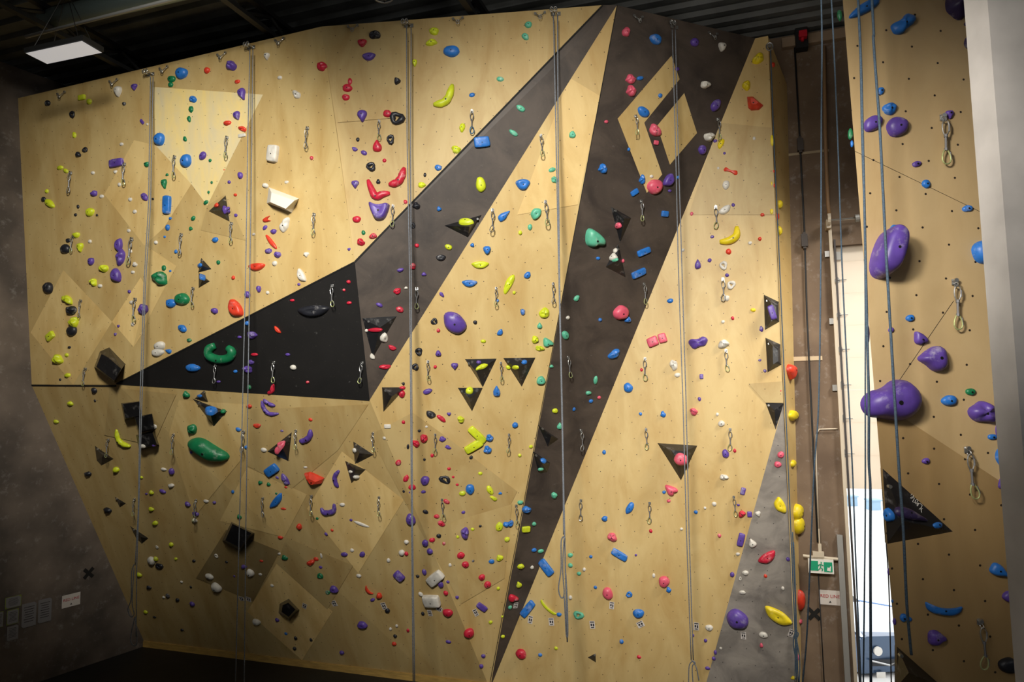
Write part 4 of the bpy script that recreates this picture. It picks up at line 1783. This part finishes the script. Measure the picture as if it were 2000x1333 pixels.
mb = MB(); mb.add([onsign(.06, -.04, .031), onsign(.1, -.045, .031), (onsign(.105, .02, .031)), onsign(.085, -.01, .031), onsign(.07, 0, .031)], [(0, 1, 2, 3, 4)]); mb.build('white_arrow', M_white, sb)
mb = MB(); mb.tube([Z * .12 + NV * 0, Z * .42], .008, 6); mb.box(Z * .2, (.035, .04, .1), Rw); mb.build('conduit', M_cream, es)

def textobj(body, size, loc, rotm, m, parent, name='lettering'):
    cu = bpy.data.curves.new(name, 'FONT'); cu.body = body; cu.size = size; cu.align_x = 'CENTER'; cu.align_y = 'CENTER'; cu.extrude = .0008
    o = bpy.data.objects.new(name, cu); C.objects.link(o); cu.materials.append(m); o.parent = parent
    me = bpy.data.meshes.new_from_object(o)
    bpy.data.objects.remove(o)
    o = bpy.data.objects.new(name, me); C.objects.link(o); o.parent = parent
    o.matrix_local = Matrix.Translation(loc) @ rotm.to_4x4()
    return o
def redline(loc, u, nrm, label):
    s = empty('notice', loc, label, 'sign')
    Rr = Matrix((u, Z, nrm)).transposed()
    mb = MB(); mb.box((0, 0, 0), (.235, .165, .004), Rr); mb.build('sheet', M_paper, s)
    textobj('RED LINE', .05, nrm * .004 + Z * .015, Rr, M_redink, s)
    mb = MB(); mb.add([nrm * .004 + u * -.014 - Z * .058, nrm * .004 + u * .014 - Z * .058, nrm * .004 - Z * .034], [(0, 1, 2)]); mb.build('printed_triangle', M_ink, s)
redline(PC(1621, 1168, .01), U, NV, 'white RED LINE notice sheet on the concrete beside the door track')
redline(PL(139, 1173, .01), -ldir, NL, 'white RED LINE notice sheet on the dark side wall, apart from the others')
def cross(loc, u, nrm, s, label):
    mb = MB()
    for a in (1, -1):
        d = (u * math.cos(math.pi / 4) + Z * a * math.sin(math.pi / 4)); e = nrm.cross(d)
        mb.box(nrm * (.002 + .001 * a), (s, s * .26, .002), Matrix((d, e, nrm)).transposed())
    o = mb.build('tape_cross', M_seam); o.location = loc; tag(o, label, 'tape mark')
cross(PC(1590, 1200, .005), U, NV, .17, 'black tape cross on the concrete below the exit sign')
cross(PL(173, 1120, .005), -ldir, NL, .17, 'black tape cross on the dark side wall above the notices')
def sheet(x0, y0, x1, y1, m, label, edge=None, ink=True):
    a = PL((x0 + x1) / 2, (y0 + y1) / 2, .012)
    u = -ldir
    sx, sy = scale_at(a, u, Z)
    w, h = (x1 - x0) / sx, (y1 - y0) / sy
    s = empty('poster', a, label, 'poster')
    Rr = Matrix((u, Z, NL)).transposed()
    mb = MB(); c = .14 * w
    pts = [(-w / 2 + c, -h / 2), (w / 2, -h / 2), (w / 2, h / 2 - c), (w / 2 - c, h / 2), (-w / 2, h / 2), (-w / 2, -h / 2 + c)]
    mb.add([u * p[0] + Z * p[1] + NL * .002 for p in pts], [tuple(range(6))]); mb.build('paper_sheet', m, s)
    if edge:
        mb = MB(); mb.box(NL * -.002, (w * 1.08, h * 1.06, .004), Rr); mb.build('card_backing', edge, s)
    if ink:
        mb = MB()
        for k in range(7): mb.box(Z * (h * .33 - k * h * .1) + NL * .003, (w * random.uniform(.5, .75), h * .025, .001), Rr)
        mb.build('printed_lines', M_ink, s)
sheet(11, 1166, 41, 1187, M_paperd, 'small yellow-edged poster, topmost of the column on the side wall', M_papery)
sheet(14, 1192, 36, 1219, M_paperd, 'small yellow-edged poster in the middle of the column', M_papery)
sheet(13, 1223, 36, 1251, M_paperd, 'small dim poster at the bottom of the column', None)
sheet(42, 1178, 71, 1225, M_paperd, 'grey paper notice beside the yellow-edged posters', None)
sheet(74, 1170, 101, 1216, M_paperd, 'grey paper notice with cut corners nearer the RED LINE sheet', None)
sheet(-8, 1197, 6, 1226, M_paperd, 'poster cut off by the edge of the view, upper one', M_papery)
# grade cards
for (px, py, w, h, rot) in [(595, 1184, 9, 9, -25), (605, 1127, 8, 12, 0), (472, 1170, 9, 8, 0), (486, 1171, 10, 8, -15), (653, 1179, 9, 12, 15), (750, 1184, 9, 14, 15), (858, 1190, 12, 8, -25), (840, 1198, 8, 12, 5), (929, 1197, 8, 14, 25),
                            (1007, 1183, 8, 11, -5), (1036, 1211, 9, 15, -8), (1077, 1215, 10, 15, 5), (1157, 1221, 10, 15, 5), (1195, 1183, 9, 14, -5), (1251, 1220, 13, 12, 30), (1360, 1224, 10, 15, -3), (1452, 1242, 10, 14, 0), (1545, 1237, 10, 14, -20)]:
    loc, n = hit(px, py)
    mw, x2, y2 = local(loc + n * .004, n, math.radians(rot)); sx, sy = scale_at(loc, x2, y2)
    root = empty('route_card', loc, None, 'card', 'route cards near the foot of the wall', None, mw)
    want(root, px, py, 'small white printed route card')
    w, h = w / sx, h / sy
    mb = MB(); mb.box((0, 0, 0), (w, h, .003)); q = mb.build('card_sheet', M_paper, root); 
    mb = MB(); mb.box((0, h * .36, .002), (w * .8, h * .12, .001)); mb.box((-w * .18, 0, .002), (w * .3, h * .3, .001)); mb.box((w * .22, -h * .02, .002), (w * .25, h * .35, .001)); mb.box((0, -h * .34, .002), (w * .6, h * .1, .001))
    mb.build('printed_marks', M_ink, root)

# ---------------------------------------------------------------- sectional door
z957 = PC(1660, 957).z
dr = empty('door_1', W(ul, z957, -.1), None, None, None, 'structure')
d0 = dr.location.copy()
nsec = 8; hs = (dtop - z957 + .2) / nsec
for i in range(nsec):
    mb = MB(); mb.box(W((ul + ur) / 2, z957 + hs * (i + .5), -.12) - d0, (ur - ul - .02, .05, hs - .001), Rw); mb.build('door_section', M_door, dr)
for (a, b) in ((1635, 548), (1638, 616), (1641, 683), (1644, 752), (1647, 818), (1650, 886)):
    c = PC(a, b, -.09) - d0
    mb = MB(); e = .035
    mb.add([c - U * e + NV * .01, c - Z * .05 + NV * .01, c + U * e + NV * .01, c + Z * .05 + NV * .01], [(0, 1, 2, 3)]); mb.tube([c + NV * .015, c + U * .10 + NV * .015], .005, 6)
    mb.build('hinge', M_track, dr)
mb = MB(); mb.box(PC(1638, 500, -.08) - d0, (.07, .02, .1), Rw); mb.build('top_bracket', M_track, dr)
tr = empty('door_track', W(ul, 0, .03), 'galvanised vertical track beside the cream door', 'door track'); t0 = tr.location.copy()
tu = (PC(1627, 430) - WC).dot(U); tb_ = tu
mb = MB(); mb.box(W(ul - .02, (PC(1620, 420).z) / 2, .05) - t0, (.035, .05, PC(1620, 420).z), Rw); mb.build('track_channel', M_cream, tr)
mb = MB(); mb.box(W(ul + .025, (PC(1620, 470).z) / 2, .03) - t0, (.02, .03, PC(1620, 470).z), Rw); mb.build('guide_rail', mat('dark rail', (70, 66, 66), .5, metal=.4), tr)
mb = MB(); mb.box(W(ul - .10, .95, .03) - t0, (.06, .05, 1.9), Rw); mb.build('bump_guard', M_track, tr)
for (a, b) in ((1615, 497), (1624, 628), (1630, 758)):
    mb = MB(); mb.box(PC(a, b, .03) - t0, (.05, .04, .07), Rw); mb.build('wall_bracket', M_chrome, tr)
pb = PC(1650, 428, .16)
tb2 = empty('door_shaft', pb, 'steel torsion shaft and cable drum above the cream door', 'door hardware')
mb = MB(); mb.tube([PC(1618, 431, .16) - pb, PC(1690, 425, .16) - pb], .012, 8); mb.build('shaft', M_chrome, tb2)
mb = MB(); mb.tube([PC(1670, 427, .16) - pb, PC(1678, 426, .16) - pb], .045, 12); mb.build('cable_drum', M_track, tb2)
mb = MB(); mb.tube([PC(1616, 431, .16) - pb, PC(1622, 431, .16) - pb], .06, 12); mb.box(PC(1617, 440, .08) - pb, (.05, .16, .1), Rw); mb.build('bearing_plate', M_cream, tb2)
pi = MB(); pi.tube([PC(1609, 90, .05), PC(1612, 267, .05), PC(1617, 400, .05), PC(1621, 430, .05)], .022, 8)
tag(pi.build('conduit_pipe', mat('tan pipe', (150, 118, 84), .6), None, True), 'tan pipe climbing the concrete wall above the door track', 'pipe')
pi = MB(); pi.tube([PC(1600, 1060, .03), PC(1594, 900, .03), PC(1594, 850, .03), PC(1600, 839, .03), PC(1636, 838, .03)], .008, 8)
tag(pi.build('thin_conduit', M_cream, None, True), 'thin pale conduit bending towards the door track above the exit sign', 'pipe')
lb = MB(); lb.box(W(ul - .45, PC(1600, 700).z, .004), (.55, .008, .05), Rw); struct(lb.build('trim_1', mat('pale plaster line', (190, 170, 140), .8)))
lb = MB(); lb.box(W(ul - .35, PC(1600, 296).z, .004), (.75, .008, .03), Rw); struct(lb.build('trim_2', mat('pale plaster line upper', (160, 145, 120), .8)))

# ---------------------------------------------------------------- roof structure
zt = CEIL - .02
def truss(u, label, top=zt, dep=.27, o0=-.0, o1=13.0):
    r = empty('roof_truss', W(u, top, o0), label, 'truss', 'roof trusses under the steel deck'); b0 = r.location.copy()
    Rt = Matrix((NV, U, Z)).transposed()
    L = o1 - o0
    mb = MB(); mb.box(W(u, top - .05, o0 + L / 2) - b0, (L, .07, .05), Rt); mb.build('top_chord', M_steel, r)
    mb = MB(); mb.box(W(u, top - dep, o0 + L / 2) - b0, (L, .07, .05), Rt); mb.build('bottom_chord', M_steel, r)
    mb = MB(); k = 0; o = o0
    while o < o1 - .9:
        mb.tube([W(u, top - .08, o) - b0, W(u, top - dep, o + .45) - b0, W(u, top - .08, o + .9) - b0], .022, 6); o += .9
    mb.build('web_bars', M_steel, r)
truss(-1.6, 'dark roof truss over the dim corner of the wall')
truss(1.4, 'dark roof truss behind the ceiling lamp')
truss(3.6, 'dark roof truss above the lime boomerang hold')
truss(5.9, 'dark roof truss above the diamond emblem')
cpx = PC(1563, 40, .1)
colm = MB(); colm.box(Vector((cpx.x, cpx.y, (CEIL + PC(1563, 105).z) / 2)), (.14, .12, CEIL - PC(1563, 105).z), Rw)
tag(colm.build('steel_hanger', M_steel), 'dark steel hanger dropping from the roof beside the concrete wall', 'steel hanger')
rd = MB(); rd.box(PC(1568, 68, .22), (.09, .08, .08), Rw); rd.tube([PC(1568, 68, .22) - Z * .02, PC(1567, 80, .22)], .02, 8)
tag(rd.build('red_clamp', M_red), 'red clamp on the dark steel hanger under the roof', 'clamp')
bigb = MB(); 
a = onplane(50, 72, Vector((0, 0, 7.6)), Z); b = onplane(330, 0, Vector((0, 0, 7.6)), Z)
bigb.tube([a, b + (b - a) * .6], .018, 8); tag(bigb.build('conduit_rod', M_track, None, True), 'thin pale metal rod under the roof beyond the lamp', 'pipe')
a = onplane(88, 40, Vector((0, 0, 7.85)), Z); b = onplane(260, 0, Vector((0, 0, 7.85)), Z)
mb = MB(); mb.tube([a, b + (b - a) * .9], .11, 14); tag(mb.build('air_duct', mat('grey green duct', (120, 134, 130), .5, metal=.3), None, True), 'grey round air duct crossing the dark roof corner', 'duct')
mb = MB(); c = onplane(748, -6, Vector((0, 0, 7.75)), Z)
fn = empty('roof_fan', c, 'round grey ceiling fan grille at the top edge', 'fan')
pts = [Vector((math.cos(a * math.pi / 10) * .1, math.sin(a * math.pi / 10) * .1, 0)) for a in range(20)]
mb.tube(pts, .012, 6, True); mb.tube([p * .55 for p in pts], .006, 6, True)
for a in range(4): mb.tube([pts[a * 5], pts[(a * 5 + 10) % 20]], .006, 6)
mb.build('fan_grille', M_track, fn, True); mb = MB(); mb.tube([Vector((0, 0, .01)), Vector((0, 0, .5))], .07, 12); mb.build('fan_body', M_steel, fn, True)

# ---------------------------------------------------------------- visible lamp
ZL = 7.3
cs = [onplane(a, b, Vector((0, 0, ZL)), Z) for a, b in ((50, 104), (92, 125), (199, 103), (160, 80))]
cc = sum(cs, Vector()) / 4
lp = empty('ceiling_lamp', cc, 'flat glowing ceiling panel lamp hanging in the dark roof corner', 'lamp')
mb = MB(); q = [p - cc for p in cs]
mb.add(q, [(0, 1, 2, 3)]); mb.build('diffuser', M_lamp, lp)
mb = MB(); q2 = [p * 1.05 + Z * .006 for p in q] + [p * 1.05 + Z * .06 for p in q]
mb.add(q2, [(0, 1, 2, 3), (7, 6, 5, 4), (0, 4, 5, 1), (1, 5, 6, 2), (2, 6, 7, 3), (3, 7, 4, 0)]); mb.build('lamp_housing', M_steel, lp)
mb = MB()
for p in q: mb.tube([p * .8 + Z * .06, Z * (CEIL - ZL)], .004, 5)
mb.build('suspension_wire', M_steel, lp)

# ---------------------------------------------------------------- outside
og = MB(); og.add([W(-3, -1.2, -.3), W(30, -1.2, -.3), W(300, -1.2, -500), W(-300, -1.2, -500)], [(0, 1, 2, 3)])
struct(og.build('ground', mat('bright concrete yard', (225, 225, 222), .9)))
rp_ = MB(); rp_.add([W(ul - .2, 0, -.02), W(ur + .2, 0, -.02), W(ur + .2, -1.2, -.3), W(ul - .2, -1.2, -.3)], [(0, 1, 2, 3)]); struct(rp_.build('trim_3', M_conc))
def GO(px, py, z=-1.2): return onplane(px, py, Vector((0, 0, z)), Z)
g0 = GO(1722, 1322); 
car = empty('parked_car', g0, 'dark blue grey car parked outside beyond the open door', 'car')
s = (g0 - CAM).length / F
ux = Vector((1, .12, 0)).normalized(); uy = Vector((-.12, 1, 0)).normalized()
M_car = mat('blue grey car paint', (62, 84, 112), .25, metal=.3, coat=.6); M_carw = mat('pale bonnet', (190, 205, 220), .25, coat=.5); M_glass = mat('dark glass', (18, 22, 30), .1); M_tyre = mat('rubber', (22, 22, 24), .8)
def cpt(x, z, y=0.0): return ux * x * s + Z * z * s + uy * y
prof = [(-36, 6), (-38, 30), (-34, 58), (-20, 62), (40, 60), (60, 52), (64, 30), (60, 6)]
mb = MB(); n = len(prof)
mb.add([cpt(x, z, 0) for x, z in prof] + [cpt(x * .97, z * 1.12 + 2, 1.0) for x, z in prof], [tuple(range(n)), tuple(range(2 * n - 1, n - 1, -1))] + [(i, (i + 1) % n, (i + 1) % n + n, i + n) for i in range(n)]); mb.build('car_body', M_car, car)
mb = MB(); mb.add([cpt(-30, 61, .02), cpt(52, 59, .02), cpt(44, 80, 1.2), cpt(-24, 82, 1.2)], [(0, 1, 2, 3)]); mb.build('bonnet', M_carw, car)
mb = MB(); mb.add([cpt(-24, 82, 1.2), cpt(44, 80, 1.2), cpt(34, 104, 1.9), cpt(-16, 106, 1.9)], [(0, 1, 2, 3)]); mb.build('windscreen', M_glass, car)
for x in (-6, 46):
    mb = MB(); c = cpt(x, 40, -.02); mb.tube([c, c - uy * .03], 7 * s, 14); mb.build('headlight', M_white, car)
mb = MB(); mb.box(cpt(8, 22, -.03), (50 * s, .04, 10 * s)); mb.build('grille', M_glass, car)
mb = MB(); mb.tube([cpt(-20, 27, -.05), cpt(12, 18, -.05), cpt(20, 22, -.05)], 1.6 * s, 6); mb.build('bumper_trim', M_chrome, car)
mb = MB(); mb.box(cpt(-4, 4, -.05), (14 * s, .01, 9 * s)); mb.build('licence_plate', M_white, car)
for x in (-27, 52):
    mb = MB(); mb.tube([cpt(x - 5, 7, .25), cpt(x + 5, 7, .25)], 9 * s, 16); mb.build('wheel', M_tyre, car)
# painted bay lines and a far kerb block
mb = MB()
for (a, b, c, d) in ((1668, 1172, 1760, 1188), (1663, 1178, 1668, 1340)):
    p, q = GO(a, b, -1.195), GO(c, d, -1.195)
    nn = (q - p).normalized().cross(Z) * .04
    mb.add([p - nn, q - nn, q + nn, p + nn], [(0, 1, 2, 3)])
o = mb.build('bay_line', mat('blue line paint', (60, 110, 170), .7)); tag(o, 'thin blue painted bay line on the bright yard outside', 'road marking')
M_blk = mat('pale blue grey block', (150, 178, 200), .8)
for (a, b, c) in ((1661, 988, 'pale block far outside, on the track side of the door opening'), (1706, 996, 'pale block far outside, seen beside the near wall edge')):
    p = GO(a, b); bl = MB(); bl.box(Z * .18, (.42, .4, .36)); bl.box(Z * .39, (.5, .48, .06)); o = bl.build('distant_block', M_blk); o.location = p; tag(o, c, 'concrete block')

# ---------------------------------------------------------------- light
def area(name, loc, target, size, power, col=(1, .95, .86), spread=180):
    l = bpy.data.lights.new(name, 'AREA'); l.shape = 'RECTANGLE'; l.size = size[0]; l.size_y = size[1]; l.energy = power; l.color = col; l.spread = math.radians(spread)
    o = bpy.data.objects.new(name, l); C.objects.link(o); o.location = loc
    o.rotation_euler = (Vector(target) - Vector(loc)).to_track_quat('-Z', 'Y').to_euler()
    return o
def spot(name, loc, target, power, angle, blend=1.0, col=(1, .94, .85), rad=.45):
    l = bpy.data.lights.new(name, 'SPOT'); l.energy = power; l.color = col; l.spot_size = math.radians(angle); l.spot_blend = blend; l.shadow_soft_size = rad
    o = bpy.data.objects.new(name, l); C.objects.link(o); o.location = loc
    o.rotation_euler = (Vector(target) - Vector(loc)).to_track_quat('-Z', 'Y').to_euler()
    return o
spot('unseen_spot_corner', (-1.4, 1.0, 7.3), (-4.2, 8.0, 5.15), 2400, 49, col=(1, .96, .86))  # unseen spot, narrow cone leaves the outer wall corners dark
spot('unseen_spot_middle', (-0.8, -0.6, 7.0), (0.3, 7.6, 4.2), 4100, 53, col=(1, .96, .88))  # unseen spot, cone falloff imitates darkening towards the frame edges
spot('unseen_spot_door', (-0.9, 0.0, 6.6), (3.0, 7.6, 2.1), 700, 37)  # unseen spot, aimed low to brighten the concrete beside the door
spot('unseen_spot_near', (-1.6, 0.6, 6.0), (2.35, 4.35, 4.35), 1600, 36)  # separate unseen spot for the near wall, fading above and below
spot('sheen_spot', (-2.2, 4.0, 6.9), (-3.1, 7.2, 6.1), 120, 55, rad=.2)  # unseen spot aimed at the pale sheen patch to lift it
area('deck_fill', (1.8, 4.5, 6.4), (2.0, 5.4, 8), (2.5, 1), 30)  # unseen fill added to brighten the roof deck from below
spot('return_fill', (4.9, 5.3, 7.0), (3.3, 8.1, 2.6), 1000, 66)  # unseen fill hidden behind the near wall, added for return panel and concrete
w = bpy.data.worlds.new('world'); sc.world = w; w.use_nodes = True
bg = w.node_tree.nodes['Background']
bg.inputs['Color'].default_value = (.96, .98, 1, 1); bg.inputs['Strength'].default_value = 2.3
finish_labels()
